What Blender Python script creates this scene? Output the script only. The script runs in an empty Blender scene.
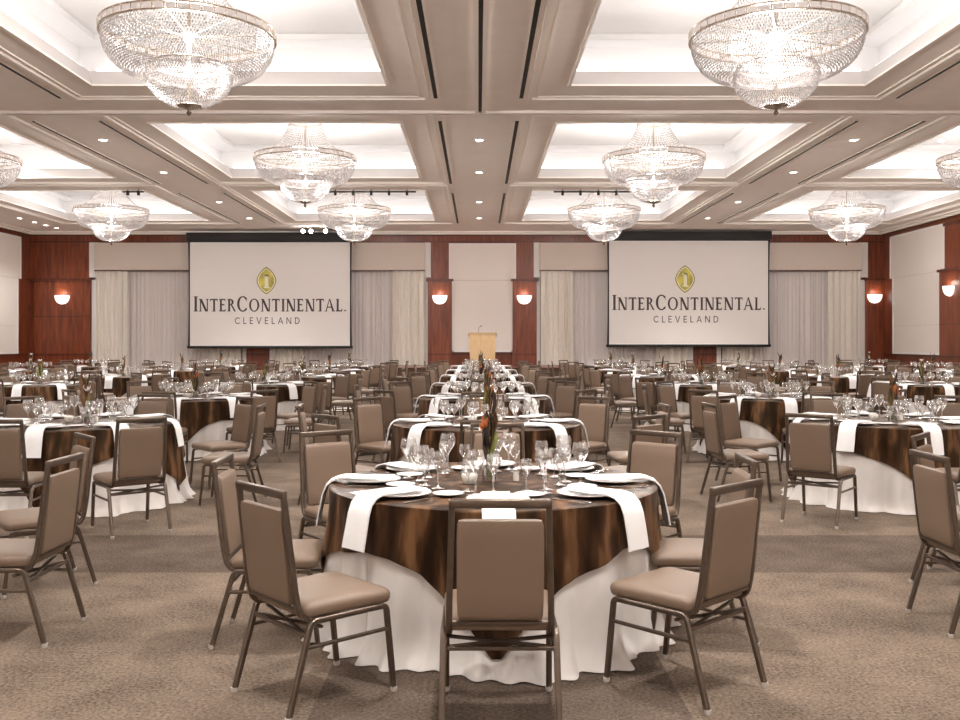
import bpy, math, random
from math import sin, cos, pi, radians, sqrt, atan2
from mathutils import Vector, Matrix

R = random.Random(7)
COL = bpy.context.scene.collection
SC = bpy.context.scene

# ------------------------------------------------------------------ constants
F = 950.0            # focal length in pixels (960 wide)
CX, HY = 478.5, 341.0   # vanishing point of the room axis
CAMZ = 1.55
ZC = 5.80            # ceiling plane
YB = 37.0            # back wall
XL, XR = -17.5, 15.75
YF = -9.0            # wall behind the camera
HB = 0.03895         # metres per pixel on the back wall


def bx_(px, y=YB):
    return (px - CX) * y / F


def bz_(py, y=YB):
    return CAMZ + (HY - py) * y / F


# ------------------------------------------------------------------ mesh builder
class MB:
    def __init__(self):
        self.v = []
        self.f = []
        self.m = []

    def quad(self, a, b, c, d, m=0):
        n = len(self.v)
        self.v += [tuple(a), tuple(b), tuple(c), tuple(d)]
        self.f.append((n, n + 1, n + 2, n + 3))
        self.m.append(m)

    def poly(self, pts, m=0):
        n = len(self.v)
        self.v += [tuple(p) for p in pts]
        self.f.append(tuple(range(n, n + len(pts))))
        self.m.append(m)

    def box(self, lo, hi, m=0, ch=0.0):
        x0, y0, z0 = lo
        x1, y1, z1 = hi
        n = len(self.v)
        if ch <= 0:
            self.v += [(x0, y0, z0), (x1, y0, z0), (x1, y1, z0), (x0, y1, z0),
                       (x0, y0, z1), (x1, y0, z1), (x1, y1, z1), (x0, y1, z1)]
            for q in ((0, 3, 2, 1), (4, 5, 6, 7), (0, 1, 5, 4), (1, 2, 6, 5), (2, 3, 7, 6), (3, 0, 4, 7)):
                self.f.append(tuple(n + i for i in q))
                self.m.append(m)
        else:
            self.rbox(lo, hi, ch, m)

    def rbox(self, lo, hi, r, m=0, seg=2):
        """box with rounded vertical edges and bevelled top and bottom edges"""
        x0, y0, z0 = lo
        x1, y1, z1 = hi
        prof = [(r, z0)] + [(r * (1 - sin(a)), z0 + r * (1 - cos(a))) for a in [pi / 2 * k / seg for k in range(1, seg + 1)]]
        prof += [(r * (1 - cos(a)), z1 - r * (1 - sin(a))) for a in [pi / 2 * k / seg for k in range(0, seg + 1)]]
        rings = []
        for ins, z in prof:
            ring = []
            for (cx, cy, a0) in ((x1, y1, 0), (x0, y1, 90), (x0, y0, 180), (x1, y0, 270)):
                sx = 1 if cx == x1 else -1
                sy = 1 if cy == y1 else -1
                ox, oy = cx - sx * r, cy - sy * r
                rr = r - ins
                for k in range(seg + 1):
                    a = radians(a0 + 90 * k / seg)
                    ring.append((ox + rr * cos(a), oy + rr * sin(a), z))
            rings.append(ring)
        self.loft(rings, m, cap=True)

    def loft(self, rings, m=0, cap=False, closed=True):
        n0 = len(self.v)
        k = len(rings[0])
        for r in rings:
            self.v += [tuple(p) for p in r]
        for i in range(len(rings) - 1):
            a, b = n0 + i * k, n0 + (i + 1) * k
            for j in range(k if closed else k - 1):
                j2 = (j + 1) % k
                self.f.append((a + j, a + j2, b + j2, b + j))
                self.m.append(m)
        if cap:
            self.f.append(tuple(n0 + k - 1 - j for j in range(k)))
            self.m.append(m)
            self.f.append(tuple(n0 + (len(rings) - 1) * k + j for j in range(k)))
            self.m.append(m)

    def lathe(self, prof, n=24, c=(0, 0, 0), m=0, cap=False):
        rings = [[(c[0] + r * cos(2 * pi * j / n), c[1] + r * sin(2 * pi * j / n), c[2] + z) for j in range(n)] for r, z in prof]
        self.loft(rings, m, cap)

    def tube(self, path, rx, ry=None, n=8, m=0, up=(0, 0, 1), square=False, cap=True, radii=None):
        """sweep a section along a path; rx across, ry along the up-ish axis"""
        ry = rx if ry is None else ry
        P = [Vector(p) for p in path]
        rings = []
        upv = Vector(up)
        for i, p in enumerate(P):
            t = (P[min(i + 1, len(P) - 1)] - P[max(i - 1, 0)]).normalized()
            s = t.cross(upv)
            if s.length < 1e-4:
                s = t.cross(Vector((1, 0, 0)))
            s.normalize()
            u = s.cross(t).normalized()
            k = radii[i] if radii else 1.0
            if square:
                c_ = 0.62
                sec = [(1, c_), (c_, 1), (-c_, 1), (-1, c_), (-1, -c_), (-c_, -1), (c_, -1), (1, -c_)]
            else:
                sec = [(cos(2 * pi * j / n), sin(2 * pi * j / n)) for j in range(n)]
            rings.append([tuple(p + s * (rx * k * a) + u * (ry * k * b)) for a, b in sec])
        self.loft(rings, m, cap)

    def add(self, other, M=None, m=None):
        n = len(self.v)
        if M is None:
            self.v += other.v
        else:
            self.v += [tuple(M @ Vector(p)) for p in other.v]
        self.f += [tuple(n + i for i in f) for f in other.f]
        self.m += other.m if m is None else [m] * len(other.f)

    def mesh(self, name, mats, smooth=35):
        me = bpy.data.meshes.new(name)
        me.from_pydata(self.v, [], self.f)
        if not isinstance(mats, (list, tuple)):
            mats = [mats]
        for x in mats:
            me.materials.append(x)
        if len(mats) > 1:
            me.polygons.foreach_set('material_index', self.m)
        if smooth:
            me.polygons.foreach_set('use_smooth', [True] * len(me.polygons))
            me.set_sharp_from_angle(angle=radians(smooth))
        me.update()
        return me

    def build(self, name, mats, parent=None, loc=None, smooth=35):
        o = bpy.data.objects.new(name, self.mesh(name, mats, smooth))
        COL.objects.link(o)
        if parent is not None:
            o.parent = parent
        if loc:
            o.location = loc
        return o


def fillet(pts, r, seg=4):
    P = [Vector(p) for p in pts]
    out = [tuple(P[0])]
    for i in range(1, len(P) - 1):
        a, b, c = P[i - 1], P[i], P[i + 1]
        d1, d2 = (a - b).normalized(), (c - b).normalized()
        rr = min(r, (a - b).length * .48, (c - b).length * .48)
        p1, p2 = b + d1 * rr, b + d2 * rr
        for k in range(seg + 1):
            t = k / seg
            out.append(tuple(p1 * (1 - t) ** 2 + b * 2 * t * (1 - t) + p2 * t * t))
    out.append(tuple(P[-1]))
    return out


# ------------------------------------------------------------------ materials
def srgb(r, g, b):
    def c(x):
        x /= 255.0
        return x / 12.92 if x <= .04045 else ((x + .055) / 1.055) ** 2.4
    return (c(r), c(g), c(b), 1)


class Mat:
    def __init__(self, name):
        self.m = bpy.data.materials.new(name)
        self.m.use_nodes = True
        self.nt = self.m.node_tree
        self.b = self.nt.nodes['Principled BSDF']
        self.out = self.nt.nodes['Material Output']

    def n(self, t, **kw):
        nd = self.nt.nodes.new(t)
        for k, v in kw.items():
            setattr(nd, k, v)
        return nd

    def l(self, a, b):
        self.nt.links.new(a, b)

    def ramp(self, src, stops):
        r = self.n('ShaderNodeValToRGB')
        e = r.color_ramp.elements
        e[0].position, e[0].color = stops[0]
        e[1].position, e[1].color = stops[-1]
        for p, c in stops[1:-1]:
            x = e.new(p)
            x.color = c
        self.l(src, r.inputs['Fac'])
        return r


def plain(name, col, rough=.5, metal=0.0, sheen=0.0, spec=None, noise=0.0, nscale=40, bump=0.0, bscale=200, coat=0.0):
    M = Mat(name)
    b = M.b
    b.inputs['Base Color'].default_value = col
    b.inputs['Roughness'].default_value = rough
    b.inputs['Metallic'].default_value = metal
    if sheen:
        b.inputs['Sheen Weight'].default_value = sheen
    if coat:
        b.inputs['Coat Weight'].default_value = coat
        b.inputs['Coat Roughness'].default_value = .15
    if spec is not None:
        b.inputs['Specular IOR Level'].default_value = spec
    tc = M.n('ShaderNodeTexCoord')
    nz = M.n('ShaderNodeTexNoise')
    nz.inputs['Scale'].default_value = nscale
    nz.inputs['Detail'].default_value = 3
    M.l(tc.outputs['Object'], nz.inputs['Vector'])
    lo = tuple(c * (1 - noise) for c in col[:3]) + (1,)
    hi = tuple(min(1, c * (1 + noise)) for c in col[:3]) + (1,)
    r = M.ramp(nz.outputs['Fac'], [(.3, lo), (.7, hi)])
    M.l(r.outputs['Color'], b.inputs['Base Color'])
    if bump:
        n2 = M.n('ShaderNodeTexNoise')
        n2.inputs['Scale'].default_value = bscale
        M.l(tc.outputs['Object'], n2.inputs['Vector'])
        bp = M.n('ShaderNodeBump')
        bp.inputs['Strength'].default_value = bump
        bp.inputs['Distance'].default_value = .01
        M.l(n2.outputs['Fac'], bp.inputs['Height'])
        M.l(bp.outputs['Normal'], b.inputs['Normal'])
    return M.m


def emis(name, col, strength, base=(.9, .9, .9, 1)):
    M = Mat(name)
    M.b.inputs['Base Color'].default_value = base
    M.b.inputs['Emission Color'].default_value = col
    M.b.inputs['Emission Strength'].default_value = strength
    return M.m


def wood_mat(name, dark, light, rough=.32, scale=1.0):
    M = Mat(name)
    tc = M.n('ShaderNodeTexCoord')
    mp = M.n('ShaderNodeMapping')
    mp.inputs['Scale'].default_value = (7 * scale, 7 * scale, .6 * scale)
    M.l(tc.outputs['Object'], mp.inputs['Vector'])
    nz = M.n('ShaderNodeTexNoise')
    nz.inputs['Scale'].default_value = 1.6
    nz.inputs['Detail'].default_value = 6
    nz.inputs['Roughness'].default_value = .62
    nz.inputs['Distortion'].default_value = .5
    M.l(mp.outputs['Vector'], nz.inputs['Vector'])
    mid = tuple((a + b) / 2 for a, b in zip(dark, light))
    r = M.ramp(nz.outputs['Fac'], [(.28, dark), (.52, mid), (.75, light)])
    M.l(r.outputs['Color'], M.b.inputs['Base Color'])
    M.b.inputs['Roughness'].default_value = rough
    return M.m


def carpet_mat():
    """sand and brown plaid: broad darker bands every 5.7 m both ways"""
    M = Mat('carpet')
    tc = M.n('ShaderNodeTexCoord')
    sep = M.n('ShaderNodeSeparateXYZ')
    M.l(tc.outputs['Object'], sep.inputs['Vector'])

    def band(sock, start, width, period):
        a = M.n('ShaderNodeMath', operation='SUBTRACT')
        M.l(sock, a.inputs[0])
        a.inputs[1].default_value = start
        b = M.n('ShaderNodeMath', operation='FLOORED_MODULO')
        M.l(a.outputs[0], b.inputs[0])
        b.inputs[1].default_value = period
        c = M.n('ShaderNodeMath', operation='LESS_THAN')
        M.l(b.outputs[0], c.inputs[0])
        c.inputs[1].default_value = width
        return c.outputs[0]
    bx = band(sep.outputs['X'], -.70, 1.58, 5.7)
    by = band(sep.outputs['Y'], 6.36, 1.22, 5.7)
    mx = M.n('ShaderNodeMath', operation='MAXIMUM')
    M.l(bx, mx.inputs[0])
    M.l(by, mx.inputs[1])
    # speckle + soft mottling
    n1 = M.n('ShaderNodeTexNoise')
    n1.inputs['Scale'].default_value = 60
    n1.inputs['Detail'].default_value = 4
    n1.inputs['Roughness'].default_value = .75
    M.l(tc.outputs['Object'], n1.inputs['Vector'])
    n2 = M.n('ShaderNodeTexNoise')
    n2.inputs['Scale'].default_value = 2.2
    n2.inputs['Detail'].default_value = 5
    n2.inputs['Roughness'].default_value = .65
    M.l(tc.outputs['Object'], n2.inputs['Vector'])
    ad = M.n('ShaderNodeMath', operation='MULTIPLY_ADD')
    M.l(n2.outputs['Fac'], ad.inputs[0])
    ad.inputs[1].default_value = .42
    M.l(n1.outputs['Fac'], ad.inputs[2])
    rl = M.ramp(ad.outputs[0], [(.48, LIGHT_CARPET_LO), (.92, LIGHT_CARPET_HI)])
    rd = M.ramp(ad.outputs[0], [(.48, DARK_CARPET_LO), (.92, DARK_CARPET_HI)])
    mix = M.n('ShaderNodeMix', data_type='RGBA')
    M.l(mx.outputs[0], mix.inputs[0])
    M.l(rl.outputs['Color'], mix.inputs[6])
    M.l(rd.outputs['Color'], mix.inputs[7])
    M.l(mix.outputs[2], M.b.inputs['Base Color'])
    M.b.inputs['Roughness'].default_value = .95
    M.b.inputs['Specular IOR Level'].default_value = .1
    bp = M.n('ShaderNodeBump')
    bp.inputs['Strength'].default_value = .5
    bp.inputs['Distance'].default_value = .01
    M.l(n1.outputs['Fac'], bp.inputs['Height'])
    M.l(bp.outputs['Normal'], M.b.inputs['Normal'])
    return M.m


LIGHT_CARPET_LO, LIGHT_CARPET_HI = (.040, .028, .020, 1), (.31, .235, .178, 1)
DARK_CARPET_LO, DARK_CARPET_HI = (.030, .020, .015, 1), (.20, .150, .115, 1)


def satin_mat():
    M = Mat('brown_satin')
    tc = M.n('ShaderNodeTexCoord')
    mp = M.n('ShaderNodeMapping')
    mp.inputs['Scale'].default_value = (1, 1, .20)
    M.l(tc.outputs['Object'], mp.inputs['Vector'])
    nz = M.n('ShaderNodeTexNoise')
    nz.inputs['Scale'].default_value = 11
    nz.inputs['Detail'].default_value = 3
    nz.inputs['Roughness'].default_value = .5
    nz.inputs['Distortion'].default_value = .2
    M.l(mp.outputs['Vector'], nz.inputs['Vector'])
    r = M.ramp(nz.outputs['Fac'], [(.38, (.011, .005, .003, 1)), (.52, (.046, .021, .010, 1)), (.68, (.18, .090, .043, 1))])  # upright gold streaks paint the satin's highlights into its colour
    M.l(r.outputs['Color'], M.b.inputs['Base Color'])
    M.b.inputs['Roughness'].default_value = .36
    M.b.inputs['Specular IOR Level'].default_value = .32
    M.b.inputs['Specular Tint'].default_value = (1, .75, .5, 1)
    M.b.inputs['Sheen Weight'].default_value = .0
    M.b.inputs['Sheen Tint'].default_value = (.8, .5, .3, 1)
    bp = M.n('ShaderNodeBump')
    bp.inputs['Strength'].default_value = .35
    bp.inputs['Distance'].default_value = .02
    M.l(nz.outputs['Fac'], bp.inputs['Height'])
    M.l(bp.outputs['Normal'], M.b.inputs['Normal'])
    return M.m


def thin_glass(name, base=.88, edge=.95, col=(1, 1, 1, 1), rough=.04):
    """single-walled clear glass: see-through face on, bright and glossy at the rim"""
    M = Mat(name)
    M.nt.nodes.remove(M.b)
    tr = M.n('ShaderNodeBsdfTransparent')
    tr.inputs['Color'].default_value = (base, base, base, 1)
    gl = M.n('ShaderNodeBsdfGlossy')
    gl.inputs['Color'].default_value = col
    gl.inputs['Roughness'].default_value = rough
    lw = M.n('ShaderNodeLayerWeight')
    lw.inputs['Blend'].default_value = .5
    mr = M.n('ShaderNodeMapRange')
    mr.inputs['To Min'].default_value = .16
    mr.inputs['To Max'].default_value = edge
    M.l(lw.outputs['Facing'], mr.inputs['Value'])
    mx = M.n('ShaderNodeMixShader')
    M.l(mr.outputs['Result'], mx.inputs['Fac'])
    M.l(tr.outputs[0], mx.inputs[1])
    M.l(gl.outputs[0], mx.inputs[2])
    M.l(mx.outputs[0], M.out.inputs['Surface'])
    return M.m


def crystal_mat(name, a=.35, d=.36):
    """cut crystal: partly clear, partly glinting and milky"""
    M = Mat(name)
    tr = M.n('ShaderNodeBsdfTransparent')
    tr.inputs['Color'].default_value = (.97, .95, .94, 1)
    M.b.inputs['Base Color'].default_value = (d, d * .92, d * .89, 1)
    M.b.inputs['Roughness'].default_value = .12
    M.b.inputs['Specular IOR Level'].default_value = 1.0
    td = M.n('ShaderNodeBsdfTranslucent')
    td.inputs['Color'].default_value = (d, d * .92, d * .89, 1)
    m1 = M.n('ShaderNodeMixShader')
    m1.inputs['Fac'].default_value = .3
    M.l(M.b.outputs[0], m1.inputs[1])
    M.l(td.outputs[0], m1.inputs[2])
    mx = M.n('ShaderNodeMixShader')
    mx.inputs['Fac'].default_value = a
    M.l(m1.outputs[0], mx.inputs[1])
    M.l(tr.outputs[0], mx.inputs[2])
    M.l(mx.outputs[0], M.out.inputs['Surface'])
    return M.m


def sheer_mat():
    M = Mat('sheer_voile')
    M.b.inputs['Base Color'].default_value = (.82, .75, .72, 1)
    M.b.inputs['Roughness'].default_value = .9
    td = M.n('ShaderNodeBsdfTranslucent')
    td.inputs['Color'].default_value = (.85, .82, .82, 1)
    m1 = M.n('ShaderNodeMixShader')
    m1.inputs['Fac'].default_value = .12
    M.l(M.b.outputs[0], m1.inputs[1])
    M.l(td.outputs[0], m1.inputs[2])
    M.l(m1.outputs[0], M.out.inputs['Surface'])
    return M.m


m_carpet = carpet_mat()
m_ceil = plain('ceiling_paint', (.95, .87, .81, 1), .85, noise=.02, nscale=3)
m_trim = plain('ceiling_moulding', (.93, .86, .80, 1), .6)
m_white = plain('white_paint', (.86, .83, .81, 1), .8)
m_tray = plain('tray_paint', (.80, .785, .78, 1), .8)
m_fascia = plain('tray_fascia', (.62, .58, .56, 1), .8)
m_black = plain('black_slot', (.01, .01, .01, 1), .6)
m_wood = wood_mat('mahogany', (.085, .018, .008, 1), (.32, .075, .025, 1), .32)
m_wooddk = wood_mat('mahogany_moulding', (.055, .012, .006, 1), (.17, .040, .018, 1), .32)
m_oak = wood_mat('light_oak', (.52, .34, .17, 1), (.72, .52, .30, 1), .5, 3)
m_panel = plain('cream_wall_fabric', (.84, .77, .71, 1), .9, noise=.03, nscale=60)
m_val = plain('valance_fabric', (.70, .61, .54, 1), .9, noise=.04, nscale=40)
m_drape = plain('cream_drape', (.82, .76, .68, 1), .85, sheen=.3, noise=.04, nscale=20)
m_drapedk = plain('taupe_drape', (.36, .30, .24, 1), .85, sheen=.2, noise=.05, nscale=20)
m_sheer = sheer_mat()
m_lowwall = plain('grey_low_wall', (.40, .38, .38, 1), .8)
m_screen = plain('screen_fabric', (.84, .79, .76, 1), .9)
m_screenb = plain('screen_black', (.012, .010, .010, 1), .6)
m_ink = plain('logo_charcoal', (.075, .062, .060, 1), .9)
m_gold = plain('logo_gold', (.60, .52, .12, 1), .8, noise=.35, nscale=3)
m_olive = plain('logo_olive', (.30, .25, .05, 1), .8)
m_pale = plain('logo_pale', (.88, .85, .62, 1), .8)
m_uph = plain('taupe_vinyl', (.20, .136, .093, 1), .42, noise=.06, nscale=260, bump=.15, bscale=500, spec=.5)
m_frame = plain('bronze_frame', (.155, .118, .092, 1), .30, metal=.75, noise=.1, nscale=30)
m_glide = plain('nylon_glide', (.55, .50, .46, 1), .5)
m_cloth = plain('white_linen', (.70, .655, .62, 1), .9, sheen=.1, noise=.02, nscale=12, bump=.1, bscale=300)
m_napkin = plain('napkin_linen', (.90, .89, .89, 1), .85, bump=.15, bscale=120)
m_satin = satin_mat()
m_china = plain('white_china', (.88, .86, .84, 1), .15, spec=.6)
m_chinarim = plain('china_rim', (.38, .33, .27, 1), .25)
m_silver = plain('cutlery_steel', (.72, .70, .68, 1), .16, metal=1.0)
m_glass = thin_glass('wine_glass', .90, 1.0, rough=.13)
m_vglass = thin_glass('vase_glass', .85, .8)
m_crystal = crystal_mat('chandelier_crystal', .42, .26)
m_crystal2 = crystal_mat('crystal_strand', .3)
m_crystal3 = crystal_mat('dimmed_crystal', .46, .15)  # slightly clearer crystal, colour darkened to offset the inner lamp's glare
m_brass = plain('champagne_metal', (.50, .42, .35, 1), .25, metal=.9)
m_bulb = emis('bulb_glow', (1, .93, .86, 1), .35, (.25, .23, .22, 1))
m_cove = emis('cove_lamp', (1, .965, .95, 1), 1.25)
m_down = emis('downlight_lamp', (1, .93, .85, 1), 12)
m_sconce = emis('sconce_glass', (1, .90, .86, 1), .9)
m_spot = emis('spot_lamp', (1, .97, .92, 1), 60)
m_leafbr = plain('bronze_leaf', (.17, .085, .035, 1), .45, noise=.5, nscale=14)
m_leafdk = plain('dark_leaf', (.035, .022, .016, 1), .5, noise=.4, nscale=14)
m_leafgr = plain('olive_leaf', (.20, .24, .06, 1), .45, noise=.4, nscale=14)
m_orange = plain('orange_petal', (.46, .13, .035, 1), .5, noise=.4, nscale=20)
m_whitef = plain('white_petal', (.85, .78, .74, 1), .5)
m_card = plain('ivory_card', (.88, .86, .84, 1), .7)
m_cardink = plain('card_print', (.22, .21, .21, 1), .8)
m_stage = plain('stage_skirt', (.10, .055, .040, 1), .8, noise=.1)
m_butter = plain('cream_ceramic', (.82, .78, .72, 1), .2)


# ------------------------------------------------------------------ scene helpers
def tag(o, label, cat, group=None, kind=None):
    o['label'] = label
    o['category'] = cat
    if group:
        o['group'] = group
    if kind:
        o['kind'] = kind
    return o


def empty(name, loc, rz=0.0):
    o = bpy.data.objects.new(name, None)
    o.empty_display_size = .2
    COL.objects.link(o)
    o.location = loc
    o.rotation_euler = (0, 0, rz)
    return o


def struct(name, mb, mats, smooth=35, parent=None):
    o = mb.build(name, mats, parent, smooth=smooth)
    if parent is None:
        o['kind'] = 'structure'
    return o


CH = {}


def note(o):
    CH[o.name] = [(c, note(c)) for c in o.children] and list(o.children)
    return None


def copy_tree(o, kids, parent=None):
    c = o.copy()
    COL.objects.link(c)
    c.parent = parent
    for (k, sub) in kids:
        copy_tree(k, sub, c)
    return c


def kids_of(o, pool=None):
    pool = pool if pool is not None else list(COL.objects)
    return [(c, kids_of(c, pool)) for c in pool if c.parent == o]


# ------------------------------------------------------------------ room shell
def build_room():
    b = MB()
    b.box((XL - .2, YF - .2, -.15), (XR + .2, YB + .6, 0))
    struct('floor', b, m_carpet)

    # ---- ceiling with recessed trays
    xs_t = [-3.96 * 3, -3.96, 3.96, 3.96 * 3]
    hw, hl = 2.43, 3.15
    ys_t = [-4.2, 4.25, 12.7, 21.70, 30.08]
    ys_e = [(-7.35, -1.05), (1.1, 7.4), (9.40, 15.71), (18.44, 24.60), (26.74, 33.3)]
    xc = [XL]
    for x in xs_t:
        xc += [x - hw, x + hw]
    xc += [XR]
    yc = [YF]
    for a, c in ys_e:
        yc += [a, c]
    yc += [YB]
    cb = MB()
    for i in range(len(xc) - 1):
        for j in range(len(yc) - 1):
            if i % 2 == 1 and j % 2 == 1:
                continue
            cb.quad((xc[i], yc[j], ZC), (xc[i], yc[j + 1], ZC), (xc[i + 1], yc[j + 1], ZC), (xc[i + 1], yc[j], ZC), 0)
    # slab above
    cb.box((XL - .2, YF - .2, 6.9), (XR + .2, YB + .6, 7.05), 0)
    lip, up, top = .24, .38, 6.62
    cove = MB()
    n_c = 0
    for x in xs_t:
        for (ya, ye) in ys_e:
            x0, x1 = x - hw, x + hw
            # ribbed fascia: three stepped bands
            steps = [(0, ZC - .0), (0, ZC + .06), (.03, ZC + .06), (.03, ZC + .12), (.06, ZC + .12), (.06, ZC + .18), (.09, ZC + .18), (.09, ZC + lip)]
            rings = []
            for off, z in steps:
                rings.append([(x0 - off, ya - off, z), (x1 + off, ya - off, z), (x1 + off, ye + off, z), (x0 - off, ye + off, z)])
            # ledge outward then wall up, then top
            for off, z in ((up, ZC + lip), (up, top)):
                rings.append([(x0 - off, ya - off, z), (x1 + off, ya - off, z), (x1 + off, ye + off, z), (x0 - off, ye + off, z)])
            cb.loft(rings[:8], 2)
            cb.loft(rings[7:], 1)
            cb.quad(*rings[-1], 1)
            # inner ceiling step, a shallow raised margin
            for (lo, hi) in (((x0 - .38, ya - .38, top - .10), (x1 + .38, ya + .05, top - .002)),
                             ((x0 - .38, ye - .05, top - .10), (x1 + .38, ye + .38, top - .002)),
                             ((x0 - .38, ya + .05, top - .10), (x0 + .05, ye - .05, top - .002)),
                             ((x1 - .05, ya + .05, top - .10), (x1 + .38, ye - .05, top - .002))):
                cb.box(lo, hi, 1)
            # cove lamps lying on the ledge
            cv = MB()
            zc = ZC + lip + .02
            o1, o2 = .17, .27
            cv.box((x0 - o2, ya, zc), (x0 - o1, ye, zc + .04))
            cv.box((x1 + o1, ya, zc), (x1 + o2, ye, zc + .04))
            cv.box((x0, ya - o2, zc), (x1, ya - o1, zc + .04))
            cv.box((x0, ye + o1, zc), (x1, ye + o2, zc + .04))
            cv_all.append(cv)
    ceil = struct('ceiling', cb, [m_ceil, m_tray, m_fascia], smooth=20)
    for cv in cv_all:
        o = cv.build('cove_lamp', m_cove, ceil)
    # ---- mouldings: thin frames around every tray and the wall cornice strips
    t = MB()
    for x in xs_t:
        for (ya, ye) in ys_e:
            for (ox, oy, w, h) in ((.60, .86, .07, .045), (.50, .76, .03, .022), (0.0, 0.0, .05, .03)):
                X0, X1, Y0, Y1 = x - hw - ox, x + hw + ox, ya - oy, ye + oy
                z0, z1 = ZC - h, ZC - .0005
                t.box((X0 - w, Y0 - w, z0), (X1 + w, Y0, z1))
                t.box((X0 - w, Y1, z0), (X1 + w, Y1 + w, z1))
                t.box((X0 - w, Y0, z0), (X0, Y1, z1))
                t.box((X1, Y0, z0), (X1 + w, Y1, z1))
    struct('trim_1', t, m_trim)
    # movable-wall tracks: across the room and along its middle
    t = MB()
    ytr = 17.62
    t.box((XL, ytr - .10, ZC - .05), (XR, ytr - .035, ZC - .001), 0)
    t.box((XL, ytr + .035, ZC - .05), (XR, ytr + .10, ZC - .001), 0)
    t.box((XL, ytr - .035, ZC - .02), (XR, ytr + .035, ZC - .001), 1)
    t.box((.03 - .10, YF, ZC - .05), (.03 - .03, ytr - .1, ZC - .001), 0)
    t.box((.03 + .03, YF, ZC - .05), (.03 + .10, ytr - .1, ZC - .001), 0)
    t.box((.03 - .03, YF, ZC - .02), (.03 + .03, ytr - .1, ZC - .001), 1)
    struct('trim_2', t, [m_trim, m_black])
    # perimeter cornice under the ceiling edge
    t = MB()
    for (d, h) in ((.34, .06), (.20, .12)):
        t.box((XL, YB - d, ZC - h), (XR, YB, ZC - .001))
        t.box((XL, YF, ZC - h), (XL + d, YB - d, ZC - .001))
        t.box((XR - d, YF, ZC - h), (XR, YB - d, ZC - .001))
    struct('trim_3', t, m_trim)

    # ---- walls
    w = MB()
    w.box((XL - .2, YF - .2, 0), (XR + .2, YF, ZC))
    struct('wall_behind', w, m_panel)
    build_back_wall()
    for side in ('left', 'right'):
        build_side_wall(side)


cv_all = []


def pilaster_back(b, x0l, x1l, x0u, x1u, y):
    """wood column on the back wall: wide lower half with a cap, slimmer above"""
    zc = bz_(280)
    b.box((x0l, y - .16, 0), (x1l, y, zc - .06), 0)
    b.box((x0l - .06, y - .22, zc - .06), (x1l + .06, y, zc + .03), 1)
    b.box((x0u, y - .10, zc + .03), (x1u, y, 5.38), 0)
    # recessed-looking fillets
    b.box((x0l, y - .175, 1.0), (x1l, y - .16, 1.06), 1)
    b.box((x0l, y - .18, 0), (x1l, y - .16, .22), 1)


def wave_sheet(x0, x1, z0, z1, y, folds, amp, n_per=8, seed=0, pinch=True):
    rr = random.Random(seed)
    n = max(8, int(folds * n_per))
    ph = [rr.uniform(-.5, .5) for _ in range(6)]
    b = MB()
    rows = []
    for k, z in enumerate([z1, z1 - .15, z1 - (z1 - z0) * .35, z0 + (z1 - z0) * .3, z0]):
        t = (z1 - z) / (z1 - z0)
        row = []
        for i in range(n + 1):
            u = i / n
            a = 2 * pi * folds * (u + .02 * sin(2 * pi * 2.3 * u + ph[0]) + .012 * sin(2 * pi * 5.1 * u + ph[1]))
            A = amp * (.55 + .45 * min(1, t * 3)) * (.75 + .4 * sin(2 * pi * 1.7 * u + ph[2]))
            row.append((x0 + (x1 - x0) * u + amp * .25 * sin(2 * a) * .4, y + A * sin(a) + .3 * A * sin(2.3 * a + ph[3]), z))
        rows.append(row)
    b.loft(rows, 0, closed=False)
    return b


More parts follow.
